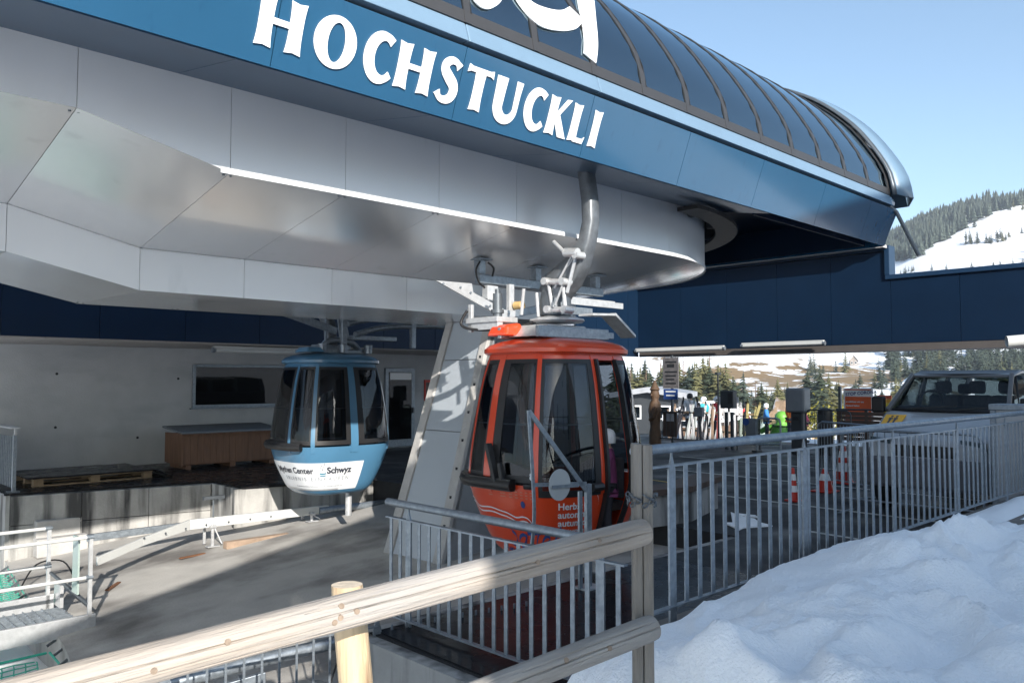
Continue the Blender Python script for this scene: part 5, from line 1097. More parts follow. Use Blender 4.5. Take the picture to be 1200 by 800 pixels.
cs = part('sign_plate', MB().hexa([(12.70, VV + .50, 1.272), (13.0, VV + .50, 1.417), (13.0, VV + .80, 1.417), (12.70, VV + .78, 1.272)], [(12.70, VV + .50, 1.282), (13.0, VV + .50, 1.427), (13.0, VV + .80, 1.427), (12.70, VV + .78, 1.282)]), YELL, vn)
def hoodpt(x, y): return (12.70 + .30 * y, VV + .79 - .28 * x, 1.284 + .145 * y)
for x0 in (.36, .62):
    part('pictogram', MB().add([hoodpt(x0 + dx, y) for dx, y in ((-.05, .15), (.05, .15), (.07, .6), (.12, .4), (.10, .68), (-.10, .68), (-.12, .4), (-.07, .6))], [(0, 1, 2, 7), (2, 3, 4), (7, 5, 6), (2, 4, 5, 7)]), PRINTK, cs)
    part('pictogram', MB().add([hoodpt(x0 + .07 * math.cos(k_), .8 + .09 * math.sin(k_)) for k_ in [i * .785 for i in range(8)]], [tuple(range(8))]), PRINTK, cs)
cb = root('cabinet', 'pale grey electric cabinet behind the railing in front of the van', 'cabinet', (12.2, 3.1, 0))
part('frame', MB().box(12.1, 12.5, 3.26, 3.33, 0, 1.56).box(12.08, 12.52, 2.2, 3.34, 1.56, 1.64).box(12.1, 12.5, 2.2, 2.27, 0, 1.56), GALV, cb, bevel=.008)
part('front', MB().box(12.12, 12.48, 2.27, 3.26, .02, 1.558), VANW, cb)
# crowd barrier in front of the van
def barrier(name, label, p, L, rz, H=1.1, nb=14, m=GALV, group='crowd barriers', cat='barrier', arch=True):
    o = bpy.data.objects.new(name, None); C.objects.link(o); o.location = W(*p); o.rotation_euler = (0, 0, TH + rz); tag(o, label, cat, group); OFF[o] = Vector((0, 0, 0))
    r = .12
    fr_ = [(0, 0, .02), (0, 0, H - r), (r * .3, 0, H - r * .3), (r, 0, H), (L - r, 0, H), (L - r * .3, 0, H - r * .3), (L, 0, H - r), (L, 0, .02)]
    part('frame', MB().tube(fr_, .02, 8), m, o, 60); part('bottom_bar', MB().tube([(0, 0, .2), (L, 0, .2)], .015, 6), m, o)
    src = None
    for i in range(1, nb):
        if src is None: src = part('bar', MB().tube([(0, 0, .2), (0, 0, H)], .008, 6), m, o); src.location = (L * i / nb, 0, 0)
        else: copy_part(src, o, (L * i / nb, 0, 0))
    for x in (.05, L - .05): part('foot', MB().box(x - .02, x + .02, -.25, .25, 0, .02), m, o)
    return o
barrier('crowd_barrier', 'wire crowd barrier standing in front of the van bonnet', (12.0, 3.4, .004), 1.9, math.pi / 2, 1.22, 18)
barrier('crowd_barrier', 'wire crowd barrier left of the van, set at an angle', (13.6, 5.5, .004), 1.4, math.pi / 2 - .5, 1.2, 16)

# ================================================================== TURNSTILE ROW
DG = mat('dark_grey_powder_coat', (0.035, 0.04, 0.045), .45, .1, .1, 4); MG = mat('mid_grey_powder_coat', (0.16, 0.175, 0.19), .45, .1, .1, 4)
tm = root('carved_post', 'brown carved wooden figure post beside the orange cabin', 'carving', (20.5, 14.87, 0))
part('body', MB().lathe((20.5, 14.87, 0), [(.19, 0), (.19, .3), (.15, .55), (.18, .8), (.21, 1.05), (.17, 1.25), (.11, 1.36), (.14, 1.45), (.145, 1.55), (.12, 1.64), (.16, 1.68), (.09, 1.80), (.03, 1.95)], 16), mat('carved_brown', (.075, .042, .022), .7, 0, .3, 6, .4, 14), tm, 50)
part('arm', MB().tube([(20.3, 14.68, 1.15), (20.25, 14.75, .85), (20.28, 14.9, .75)], .06, 8), MATS['carved_brown'], tm, 50); part('nose', MB().lathe((20.32, 14.87, 1.5), [(.03, 0), (.01, .06)], 8), MATS['carved_brown'], tm)
ps = root('poster_sign', 'tall grey poster board with a dark blue foot strip on a post', 'sign', (20.6, 14.35, 0))
part('post', MB().box(20.62, 20.68, 14.3, 14.36, 0, 2.72), STEEL, ps)
part('board', MB().box(20.58, 20.615, 14.06, 14.62, 1.72, 2.66), mat('grey_poster', (.11, .105, .11), .6, 0, .35, 7), ps)
part('board', MB().box(20.58, 20.615, 14.10, 14.60, 1.38, 1.70), PRINTB, ps)
for k_, (z, a, b) in enumerate(((2.50, .08, .48), (2.36, .14, .40), (2.2, .06, .5), (2.08, .08, .46), (1.97, .1, .4), (1.85, .08, .46), (1.60, .08, .44), (1.48, .1, .40))):
    part('print_line', MB().box(20.572, 20.579, 14.60 - b, 14.60 - a, z, z + (.10 if k_ == 1 else .045)), DARK if k_ < 6 else VINYL, ps)
barrier('queue_gate', 'dark queue gate with upright bars in front of the ski rack', (20.5, 14.75, .004), 1.75, -math.pi / 2, 1.0, 12, DG, 'dark queue gates')
nb_ = solo('notice_board', MB().box(20.56, 20.6, 14.12, 14.62, .25, .98), BOARD, 'brown notice board panel on the queue gate below the poster', 'board', (20.6, 14.4, 0)); part('paper', MB().box(20.55, 20.559, 14.22, 14.5, .72, .95), mat('dull_paper', (.35, .35, .36), .7, 0, .1, 20), nb_)
sb2 = root('ticket_reader', 'small grey reader box on a thin pole in the queue gate', 'ticket reader', (20.4, 13.2, 0)); part('pole', MB().tube([(20.4, 13.2, 0), (20.4, 13.2, .9)], .03, 8), DG, sb2); part('box', MB().box(20.3, 20.44, 13.06, 13.34, .90, 1.18), MG, sb2, bevel=.02)
lp_ = root('lamp_pole', 'thin dark lamp pole behind the queue gate', 'lamp post', (21, 12.95, 0)); part('pole', MB().tube([(21, 12.95, 0), (21, 12.95, 2.15)], .025, 8), DG, lp_); part('lamp_head', MB().box(20.9, 21.1, 12.9, 13.0, 2.12, 2.2), DG, lp_)
gp = root('gate_post', 'tall dark gate post pair carrying a black sensor box', 'post', (20.5, 12.3, 0))
for v in (12.38, 12.2): part('pole', MB().box(20.46, 20.54, v - .04, v + .04, 0, 1.06), DG, gp, bevel=.01)
part('sensor_box', MB().box(20.40, 20.62, 12.10, 12.52, 1.16, 1.67), DG, gp, bevel=.02); part('sensor_face', MB().box(20.38, 20.399, 12.12, 12.26, 1.3, 1.6), BLACK, gp); part('neck', MB().box(20.48, 20.52, 12.28, 12.32, 1.06, 1.16), DG, gp)
tp = root('swing_gate', 'grey swing gate panel with a round blue badge', 'gate', (20.5, 11.6, 0))
part('frame', MB().tube([(20.5, 12.05, 0), (20.5, 12.05, .96), (20.5, 11.35, .96), (20.5, 11.35, 0)], .025, 8), DG, tp); part('panel', MB().box(20.49, 20.51, 11.38, 11.78, .15, .90), MG, tp); part('panel', MB().box(20.49, 20.51, 11.80, 12.0, .15, .90), ACRY, tp)
part('badge', MB().tube([(20.46, 11.75, .80), (20.48, 11.75, .80)], .10, 20), PRINTB, tp, 40)
tq = root('turnstile', 'clear acrylic turnstile gate with grey tube frame', 'turnstile', (20.3, 11.0, 0))
part('frame', MB().tube([(20.3, 11.33, 0), (20.3, 11.33, .80), (20.3, 11.27, .90), (20.3, 11.2, .93), (20.3, 10.72, .93), (20.3, 10.65, .90), (20.3, 10.62, .8), (20.3, 10.62, 0)], .028, 8), GALV, tq, 60)
part('panel', MB().box(20.29, 20.31, 10.98, 11.28, .2, .88), ACRY, tq); part('panel', MB().box(20.29, 20.31, 10.66, 10.94, .2, .88), ACRY, tq); part('lower_bar', MB().tube([(20.3, 11.33, .2), (20.3, 10.62, .25)], .02, 8), GALV, tq); part('foot', MB().box(20.15, 20.45, 11.25, 11.4, .004, .05), DG, tq)
tr_ = root('turnstile_column', 'large rounded grey cabinet head on a dark column with a turnstile arm', 'turnstile', (20.5, 10.25, 0))
part('column', MB().box(20.4, 20.62, 10.05, 10.38, 0, 1.12), DG, tr_, bevel=.03); part('cabinet', MB().box(20.32, 20.72, 9.95, 10.50, 1.10, 1.76), MG, tr_, bevel=.06); part('arm', MB().tube([(20.45, 10.35, .72), (20.3, 10.85, .72)], .02, 8), DG, tr_); part('screen', MB().box(20.31, 20.319, 10.12, 10.28, .9, 1.0), BLACK, tr_)
barrier('queue_gate', 'dark arched queue gate right of the rounded cabinet column', (20.5, 10.0, .004), 1.2, -math.pi / 2, 1.18, 5, DG, 'dark queue gates')
bn = root('waste_bin', 'black round topped bin inside the dark arched gate', 'bin', (20.8, 9.6, 0)); part('body', MB().lathe((20.8, 9.62, 0), [(.18, 0), (.2, .05), (.2, 1.1), (.17, 1.2), (.05, 1.24)], 18), BLACK, bn, 40); part('flap', MB().box(20.58, 20.61, 9.52, 9.72, .9, 1.05), DG, bn)
bf = root('board_fence', 'dark brown board fence between the bin and the van', 'fence', (20.9, 8.5, 0))
for i in range(7): part('board', MB().box(20.9, 20.93, 7.2, 9.35, .40 + .108 * i, .50 + .108 * i), BOARD, bf)
for v in (9.3, 8.6, 7.9, 7.25): part('post', MB().box(20.94, 21.0, v - .04, v + .04, 0, 1.2), DG, bf)
part('top_rail', MB().tube([(20.9, 9.35, 1.2), (20.9, 6.2, 1.22)], .025, 8), DG, bf)
wd_ = root('info_board', 'orange and white STOP CORONA board behind the dark fence', 'sign', (26, 10.4, 0))
su, sv0, sv1, sz0, sz1 = 25.0, 10.95, 10.05, 1.0, 1.72
part('board', MB().box(su, su + .04, sv1, sv0, sz0 - .35, sz1), WHITE, wd_); part('board_face', MB().box(su - .006, su - .001, sv1 + .05, sv0 - .05, sz0 - .32, sz1 - .26), mat('orange_print', (.72, .12, .03), .5), wd_)
part('board_face', MB().box(su - .006, su - .001, sv1 + .05, sv0 - .05, sz1 - .06, sz1 - .03), MATS['orange_print'], wd_)
for s_, sz, z, m_ in (('STOP CORONA', .135, 1.52, PRINTB), ('so schützen wir uns', .07, 1.28, VINYL), ('Abstand halten', .07, 1.16, VINYL)):
    vs, fs = text_fill(s_, sz, 0, .003); part('lettering', MB().add([(su - .012, sv0 - .07 - x, z + y + (.10 * x if sz > .1 else 0) - (.04 if sz > .1 else 0)) for x, y, q in vs], fs), m_, wd_)
for v in (sv1 + .1, sv0 - .1): part('post', MB().box(su + .04, su + .09, v - .03, v + .03, -.1, sz1), STEEL, wd_)
part('side_post', MB().box(su - .02, su + .06, sv0 + .08, sv0 + .16, -.1, 1.78), STEEL, wd_)
fb = root('striped_board', 'small rainbow striped board right of the orange board', 'sign', (25, 9.7, 0))
for i, c in enumerate(((.70, .12, .05), (.75, .35, .03), (.80, .62, .05), (.10, .30, .55), (.75, .6, .1))): part('stripe', MB().box(25.0, 25.03, 9.5, 9.92, 1.40 - .115 * i, 1.51 - .115 * i), mat('stripe_%s' % 'abcde'[i], c, .5), fb)
part('post', MB().box(25.04, 25.08, 9.68, 9.74, -.1, 1.45), STEEL, fb)

# ================================================================== PEOPLE, skis, things on the snow beyond
def skin(name, verts, edges, radii, m, parent, sub=1):
    me = bpy.data.meshes.new('skel'); me.from_pydata(verts, edges, []); o = bpy.data.objects.new('skel', me); C.objects.link(o)
    sk = o.modifiers.new('skin', 'SKIN'); o.modifiers.new('sub', 'SUBSURF').levels = sub
    for i, r in enumerate(radii): me.skin_vertices[0].data[i].radius = (r, r * .85) if not isinstance(r, tuple) else r
    me.skin_vertices[0].data[0].use_root = True
    dg = bpy.context.evaluated_depsgraph_get(); nm = bpy.data.meshes.new_from_object(o.evaluated_get(dg)); bpy.data.objects.remove(o); bpy.data.meshes.remove(me)
    nm.materials.clear(); nm.materials.append(m); nm.polygons.foreach_set('use_smooth', [True] * len(nm.polygons)); nm.name = name
    q = bpy.data.objects.new(name, nm); C.objects.link(q); q.parent = parent; OFF[q] = Vector((0, 0, 0)); return q
SKINM = mat('skin', (.50, .30, .21), .6); BOOT = mat('ski_boot', (.05, .05, .055), .4)
def person(label, p, rz, hgt, jm, tm_, hm, frame='S', group=None, arms=.0):
    o = bpy.data.objects.new('person', None); C.objects.link(o); o.location = W(*p); o.rotation_euler = (0, 0, TH + rz); o.scale = (hgt / 1.7,) * 3; OFF[o] = Vector((0, 0, 0)); tag(o, label, 'person', group)
    V = [(0, 0, .92), (0, 0, 1.12), (0, 0, 1.36), (0, .005, 1.47), (0, .01, 1.56), (0, .015, 1.66),
         (-.18, 0, 1.38), (-.25, .03, 1.12), (-.24, .16 + arms, .93), (-.23, .22 + arms, .88), (.18, 0, 1.38), (.25, .03, 1.12), (.24, .16 + arms, .93), (.23, .22 + arms, .88),
         (-.10, 0, .86), (-.12, .02, .48), (-.13, -.01, .10), (-.13, .12, .05), (.10, 0, .86), (.12, .05, .48), (.13, .02, .10), (.13, .15, .05)]
    E_ = [(0, 1), (1, 2), (2, 3), (3, 4), (4, 5), (2, 6), (6, 7), (7, 8), (8, 9), (2, 10), (10, 11), (11, 12), (12, 13), (0, 14), (14, 15), (15, 16), (16, 17), (0, 18), (18, 19), (19, 20), (20, 21)]
    R = [.13, .12, .13, .055, .085, .08, .06, .045, .035, .04, .06, .045, .035, .04, .085, .06, .045, .045, .085, .06, .045, .045]
    skin('body', V, E_, R, SKINM, o)
    J = [V[i] for i in (0, 1, 2, 6, 7, 8, 10, 11, 12)] + [(0, 0, .82), (0, 0, 1.45)]
    skin('jacket', J, [(0, 1), (1, 2), (2, 3), (3, 4), (4, 5), (2, 6), (6, 7), (7, 8), (0, 9), (2, 10)], [.18, .165, .17, .095, .082, .068, .095, .082, .068, .185, .09], jm, o)
    T = [V[i] for i in (0, 14, 15, 16, 18, 19, 20)]
    skin('trousers', T, [(0, 1), (1, 2), (2, 3), (0, 4), (4, 5), (5, 6)], [.15, .115, .088, .082, .115, .088, .082], tm_, o)
    part('helmet', MB().lathe((0, .0, 1.56), [(.115, -.04), (.125, .03), (.118, .09), (.09, .145), (.04, .17), (.01, .175)], 16), hm, o, 60)
    part('goggles', MB().box(-.085, .085, .085, .125, 1.555, 1.615), BLACK, o, bevel=.02)
    for x, y in ((-.13, .06), (.13, .09)): part('boot', MB().box(x - .055, x + .055, y - .13, y + .14, .0, .10).box(x - .055, x + .055, y - .13, y + .02, .10, .30), BOOT, o, bevel=.025)
    for x in (-.235, .235): part('glove', MB().lathe((x, .21 + arms, .86), [(.03, -.05), (.05, -.02), (.05, .03), (.035, .06)], 10), BOOT, o, 60)
    return o
PINK = mat('purple_pink_jacket', (.17, .035, .11), .8, 0, .15, 8); DKT = mat('dark_trousers', (.03, .03, .04), .8, 0, .2, 8)
kid = person('child in a purple ski jacket with white helmet standing in the open cabin door', (6.90, 5.64, .145), R_(35), 1.26, PINK, DKT, WHITE)
part('stripe', MB().box(-.185, .185, .12, .175, 1.13, 1.18), WHITE, kid, bevel=.02); part('stripe', MB().tube([(-.285, .06, 1.0), (-.235, .14, 1.0)], .05, 10), WHITE, kid, bevel=.0)
sk = root('ski', 'dark ski with white HEAD lettering leaning inside the orange cabin', 'ski', (6.45, 5.55, .15))
sa, sb_ = Vector((6.55, 5.56, .16)), Vector((6.68, 5.60, 1.30))
sk_x = Vector((.80, -.30, -.03)).normalized(); sk_d = (sb_ - sa).normalized(); sk_n = sk_x.cross(sk_d).normalized()
part('blade', MB().hexa([sa - sk_x * .05, sa + sk_x * .05, sa + sk_x * .05 - sk_n * .012, sa - sk_x * .05 - sk_n * .012], [sb_ - sk_x * .055, sb_ + sk_x * .055, sb_ + sk_x * .055 - sk_n * .012, sb_ - sk_x * .055 - sk_n * .012]), DARK, sk)
part('label_band', MB().hexa([sa + sk_d * .50 - sk_x * .045 + sk_n * .002, sa + sk_d * .50 + sk_x * .045 + sk_n * .002, sa + sk_d * .50 + sk_x * .045, sa + sk_d * .50 - sk_x * .045], [sa + sk_d * 1.0 - sk_x * .045 + sk_n * .002, sa + sk_d * 1.0 + sk_x * .045 + sk_n * .002, sa + sk_d * 1.0 + sk_x * .045, sa + sk_d * 1.0 - sk_x * .045]), mat('grey_ski_print', (.40, .40, .41), .5), sk)
vs, fs = text_fill('HEAD', .10, 0, .003, 1.5); part('lettering', MB().add([sa + sk_d * (.52 + x) + sk_x * (.036 - y) + sk_n * .005 for x, y, q in vs], fs), DARK, sk)
def ground_at(px, Y): X = (px - 600) / 943 * Y; return X, Y, terr(X, Y)
def pcol(name, c): return mat(name, c, .8, 0, .15, 8)
cols = [('red_jacket', (.50, .04, .05)), ('orange_jacket', (.65, .16, .02)), ('pink_jacket', (.62, .10, .20)), ('blue_jacket', (.04, .20, .50)), ('white_jacket', (.6, .62, .65)), ('lime_jacket', (.25, .55, .05)), ('teal_jacket', (.03, .30, .35))]
for (px, Y, h, ci, hm, lab, a) in ((839, 28.5, 1.45, 0, WHITE, 'child in a red ski jacket behind the tall gate post', 2.6), (941, 26.6, 1.25, 2, mat('pink_helmet', (.6, .1, .2), .4), 'child in pink with a pink helmet right of the rounded cabinet column', 3.4),
        (925, 28.0, 1.35, 1, BLACK, 'child in an orange jacket left of the rounded cabinet column', 2.9), (897, 30.0, 1.3, 3, WHITE, 'child in a blue jacket behind the acrylic turnstile', 3.6), (808, 30, 1.6, 4, BLACK, 'person in a white jacket at the ski rack', 2.2), (824, 33, 1.7, 6, WHITE, 'person in a teal jacket standing behind the queue gate', 3.0), (872, 31, 1.35, 0, BLACK, 'child in a red jacket and black helmet behind the grey gate panel', 3.3)):
    X, Y_, Z = ground_at(px, Y); person(lab, UV(X, Y_) + (Z,), a, h, pcol(*cols[ci]), DKT, hm)
X, Y_, Z = ground_at(915, 30); Z -= .35; u_, v_ = UV(X, Y_)
LIME = mat('lime_vinyl', (.13, .36, .05), .45, 0, .08, 3)
gf = root('inflatable_figure', 'lime green inflatable figure on the snow behind the acrylic turnstile', 'inflatable', (u_, v_, Z))
part('body', MB().lathe((u_, v_, Z), [(.38, 0), (.46, .15), (.45, .45), (.36, .75), (.22, .95), (.20, 1.0), (.26, 1.12), (.24, 1.27), (.12, 1.38), (.02, 1.4)], 18), LIME, gf, 60)
for s_ in (-1, 1): part('arm', MB().tube([(u_ + .1 * s_, v_ + .3 * s_, Z + .8), (u_ - .1, v_ + .55 * s_, Z + .75), (u_ - .25, v_ + .75 * s_, Z + .6)], [.12, .12, .09], 10), LIME, gf, 60)
sr = root('ski_rack', 'long wooden ski rack behind the queue gate', 'ski rack', (23.2, 14.6, 0))
for z in (.25, .85): part('rail', MB().box(23.2, 23.26, 13.0, 16.2, z, z + .07), PALW, sr)
for v in (13.05, 14.6, 16.15): part('leg', MB().box(23.26, 23.32, v - .04, v + .04, -.1, .95), PALW, sr)
rg = random.Random(8); skc = [(.7, .7, .72), (.36, .09, .09), (.55, .48, .22), (.12, .19, .32), (.05, .05, .06), (.75, .75, .78), (.42, .30, .22), (.55, .60, .60)]; names = ['white', 'red', 'yellow', 'blue', 'black', 'pale', 'copper', 'turquoise']
for i in range(34):
    k_ = rg.choice((0, 0, 1, 2, 3, 4, 4, 5, 5, 6, 7, 7)); v = 13.05 + 3.1 * i / 33; L = rg.uniform(.95, 1.5); ln = rg.uniform(-.32, .32); m_ = mat('ski_' + names[k_], skc[k_], .35)
    a, b = Vector((23.05, v, .0)), Vector((23.24, v + ln * L, L)); t_ = (b - a).normalized(); mb = MB(); mb.beam(a, a + t_ * L * .92, .075, .015, up=(1, 0, 0)); mb.beam(a + t_ * L * .92, a + t_ * L + Vector((-.05, 0, 0)), .06, .012, up=(1, 0, 0))
    solo('ski', mb, m_, names[k_] + ' ski leaning in the wooden rack', 'ski', (23.1, v, 0), 'skis in the rack, ' + names[k_])
# lodge with snow roof seen under the beam
def house(label, px0, px1, Y, zb, wall_h, roof_h, dep, mw, mr):
    a = Vector(((px0 - 600) / 943 * Y, Y, zb)); b = Vector(((px1 - 600) / 943 * Y, Y - 1, zb)); d = (b - a); L = d.length; d.normalize(); nn = Vector((-d.y, d.x, 0))
    o = bpy.data.objects.new('chalet', None); C.objects.link(o); o.location = a; o.rotation_euler = (0, 0, math.atan2(d.y, d.x)); OFF[o] = Vector((0, 0, 0)); tag(o, label, 'house')
    part('wall', MB().prism([(0, -1), (L, -1), (L, wall_h), (L / 2, wall_h + roof_h), (0, wall_h)], 0, dep, 'y'), mw, o)
    ov = .5
    for s_ in (0, 1):
        x0, z0, x1, z1 = ((-ov, wall_h - ov * 2 * roof_h / L, L / 2, wall_h + roof_h) if s_ == 0 else (L / 2, wall_h + roof_h, L + ov, wall_h - ov * 2 * roof_h / L))
        part('roof', MB().hexa([(x0, -.6, z0), (x1, -.6, z1), (x1, dep + .6, z1), (x0, dep + .6, z0)], [(x0, -.6, z0 + .3), (x1, -.6, z1 + .3), (x1, dep + .6, z1 + .3), (x0, dep + .6, z0 + .3)]), mr, o)
    k_ = max(2, int(L / 1.6))
    for i in range(k_):
        x = L * (i + .5) / k_; f_ = part('window', MB().box(x - .4, x + .4, -.06, -.005, wall_h * .35, wall_h * .75), WHITE, o); part('pane', MB().box(x - .33, x + .33, -.08, -.061, wall_h * .39, wall_h * .71), WING, f_)
    return o
house('long low grey restaurant beyond the ski rack', 726, 790, 46, -.9, 1.95, .25, 6, DG, mat('restaurant_roof', (.30, .31, .33), .7, 0, .2, 2))
house('low hut with snow covered roof beside the ski rack', 792, 830, 40, -.6, .8, .42, 4, LODGE, SNOWM)
for (px, py, lab) in ((1066, 456, 'small pale barn on the snow slope left of the van'), (1000, 429, 'tiny hut high on the snow slope above the orange board')):
    q = hit(px, py)
    if q: Y = q.y; wpx = 14 if px > 1040 else 8; house(lab, px - wpx * .5, px + wpx * .5, Y, q.z, Y * .008, Y * .006, Y * .014, mat('barn_grey', (.26, .23, .21), .8, 0, .2, 1), SNOWM)
# brown thawed mound and shrubs behind the turnstile
def mound(px, Y, sx_, h, seed):
    X, Y_, Z = ground_at(px, Y); mb = MB(); mb.grid(lambda a, b: (X + sx_ * (a - .5) * 2, Y_ + sx_ * (b - .5) * 2, Z - .3 + h * math.exp(-((a - .5) ** 2 + (b - .5) ** 2) * 14) * (1 + .7 * noise.noise((a * 7, b * 7, seed)) + .35 * noise.noise((a * 19, b * 19, seed)))), 28, 28); return mb
structure('earth_mound', mound(918, 36, 2.4, 1.8, 2), mat('earth_and_snow', (.36, .25, .16), .9, 0, .25, 2, .4, 8, stain=((.75, .77, .80), 1.4, .52, .6, (1, 1, 1))), 'W', smooth=180)

# ================================================================== TREES
FOL = [mat('conifer_dark', (.030, .042, .022), .75, 0, .5, .5), mat('conifer_olive', (.10, .098, .040), .75, 0, .45, .5), mat('conifer_brown', (.14, .105, .06), .8, 0, .4, .5), mat('conifer_cool', (.035, .050, .036), .75, 0, .4, .3)]
TRK = mat('bark', (.09, .065, .05), .9, 0, .3, 3)
def crown_mesh(h, r, tiers, k_, seed, m, base=.08, leaf=2, sparse=0.0):
    rg = random.Random(seed); mb = MB()
    for i in range(tiers):
        t = i / (tiers - 1); z = h * (base + (1 - base) * t ** .92); rr = r * (1 - t) ** .68 * rg.uniform(.75, 1.15) + .02 * h * (1 - t)
        n_ = max(3, int(k_ * (1 - .6 * t)))
        for j in range(n_):
            if rg.random() < sparse: continue
            a = 2 * math.pi * (j + rg.random()) / n_; L = rr * rg.uniform(.55, 1.15); dr = L * rg.uniform(.25, .6)
            d = Vector((math.cos(a), math.sin(a), 0)); s_ = Vector((-d.y, d.x, 0)); c = Vector((0, 0, z)); tip = c + d * L - Vector((0, 0, dr)); wd = L * rg.uniform(.22, .42)
            mid = c + d * L * .55 - Vector((0, 0, dr * .35))
            mb.add([c + Vector((0, 0, h * .02)), mid + s_ * wd - Vector((0, 0, wd * .5)), tip, mid - s_ * wd - Vector((0, 0, wd * .5)), mid + Vector((0, 0, wd * .25))], [(0, 1, 4), (1, 2, 4), (2, 3, 4), (3, 0, 4)])
            if leaf > 1:
                for q in range(leaf - 1):
                    f = rg.uniform(.35, .9); e = c + d * L * f - Vector((0, 0, dr * f * .8)); sd = rg.choice((-1, 1)); w2 = wd * rg.uniform(.6, 1.1)
                    mb.add([e, e + s_ * sd * w2 + d * w2 * .5 - Vector((0, 0, w2 * .5)), e + d * w2 * .8 - Vector((0, 0, w2 * .35))], [(0, 1, 2)])
    mb.add([(-.01 * h, 0, h * .93), (.01 * h, 0, h * .93), (0, .01 * h, h * .93), (0, 0, h * 1.03)], [(0, 1, 3), (1, 2, 3), (2, 0, 3)])
    mb.tube([(0, 0, -.6), (0, 0, h * .5), (0, 0, h * .97)], [h * .014, h * .01, h * .003], 4)
    return mesh_of('crown', mb, m)
def trunk_mesh(h, r): return mesh_of('trunk', MB().tube([(0, 0, -1), (0, 0, h * .3), (.02, 0, h * .98)], [r, r * .75, r * .1], 7), TRK, None, 60)
protoN = [(crown_mesh(10, 2.5, 22, 13, s_, FOL[m_], .06, 4), trunk_mesh(10, .16)) for s_, m_ in ((1, 1), (2, 0), (3, 1), (4, 3), (5, 2))]
kinds = ['olive green', 'dark', 'bushy olive', 'bluish dark', 'bare brown']
# bare larch type
def bare_mesh(seed):
    rg = random.Random(seed); mb = MB(); mb.tube([(0, 0, -1), (0, 0, 5), (.1, 0, 10)], [.14, .09, .02], 6)
    for i in range(70):
        z = 1.5 + 8 * (i / 70); a = rg.random() * 6.28; L = (10.5 - z) * .22 * rg.uniform(.6, 1.2); d = Vector((math.cos(a), math.sin(a), rg.uniform(-.1, .35))); p = Vector((.01 * z, 0, z)); mb.tube([p, p + d * L], [.03, .008], 3, cap=False)
        for q in range(3): f = rg.uniform(.3, .9); e = p + d * L * f; d2 = Vector((rg.uniform(-1, 1), rg.uniform(-1, 1), rg.uniform(-.3, .4))); mb.tube([e, e + d2 * L * .3], [.012, .004], 3, cap=False)
    return mesh_of('crown', mb, mat('bare_twigs', (.22, .15, .11), .9, 0, .2, 1))
protoN[4] = (bare_mesh(3), protoN[4][1])
near = [(741, 506, 436, 0), (750, 505, 442, 2), (762, 506, 432, 1), (779, 502, 440, 4), (797, 505, 424, 0), (808, 507, 430, 3), (815, 507, 424, 2), (824, 505, 418, 0), (833, 506, 428, 1), (840, 507, 436, 0), (851, 505, 424, 2), (860, 508, 440, 1), (866, 506, 450, 0), (872, 508, 436, 3), (880, 507, 462, 0), (893, 508, 448, 1), (899, 505, 455, 2), (905, 508, 458, 1), (912, 505, 444, 0), (920, 500, 450, 4), (947, 490, 432, 1), (955, 492, 440, 3), (962, 494, 428, 1), (972, 492, 436, 0), (981, 488, 448, 1), (990, 484, 456, 1), (1007, 482, 452, 1), (1016, 484, 458, 3), (1026, 480, 458, 1), (1034, 484, 455, 1), (1042, 482, 462, 0), (1046, 484, 458, 3), (786, 506, 446, 1), (770, 508, 455, 0), (729, 505, 430, 0), (720, 506, 428, 1), (845, 508, 450, 1), (886, 508, 446, 4), (935, 490, 455, 1), (700, 505, 425, 0), (1060, 478, 450, 1), (1080, 478, 446, 0), (1100, 478, 440, 1)]
def where(px):
    for lim, t in ((738, 'beside the orange cabin window'), (766, 'behind the carved post'), (796, 'behind the poster board'), (816, 'behind the left half of the ski rack'), (836, 'behind the right half of the ski rack'), (868, 'behind the tall gate post'), (892, 'behind the grey swing gate'), (918, 'behind the acrylic turnstile'), (946, 'behind the rounded cabinet column'), (972, 'behind the black bin'), (1008, 'behind the orange board'), (1030, 'right of the striped board'), (1062, 'left of the van windscreen')):
        if px < lim: return t
    return 'above the van roof'
def plant(px, py, pt, kd, group, cr_tr, lab, parts=True):
    q = hit(px, py, 60 if parts else 150)
    if not q: return None
    h = (py - pt) / 943 * q.y; s_ = h / 10
    if parts:
        o = bpy.data.objects.new('conifer_tree', None); C.objects.link(o); o.location = q; o.rotation_euler = (0, 0, rt.random() * 6.28); o.scale = (s_ * rt.uniform(1.05, 1.45),) * 2 + (s_,); OFF[o] = Vector((0, 0, 0))
        for nm, me in zip(('crown', 'trunk'), cr_tr): c = bpy.data.objects.new(nm, me); C.objects.link(c); c.parent = o
    else:
        o = bpy.data.objects.new('conifer_tree', cr_tr); C.objects.link(o); o.location = q; o.rotation_euler = (0, 0, rt.random() * 6.28); o.scale = (s_ * rt.uniform(.85, 1.2),) * 2 + (s_,)
    return tag(o, lab, 'tree', group)
rt = random.Random(21)
for i in range(84):
    px = rt.uniform(728, 925)
    if 848 < px < 868 and rt.random() < .7: continue
    near.append((px, rt.uniform(498, 506), interp([(725, 432), (800, 428), (835, 424), (870, 446), (925, 458)], px) + rt.uniform(-12, 18), rt.choice((0, 0, 1, 2, 2, 3, 4))))
for i in range(14): near.append((rt.uniform(940, 1060), rt.uniform(484, 494), rt.uniform(440, 466), rt.choice((1, 3, 0))))
for px, py, pt, kd in near: plant(px, py, pt, kd, kinds[kd] + ' trees in the dip ' + where(px), protoN[kd], ('tall ' if py - pt > 62 else 'low ' if py - pt < 42 else '') + kinds[kd] + ' tree in the dip, ' + where(px))
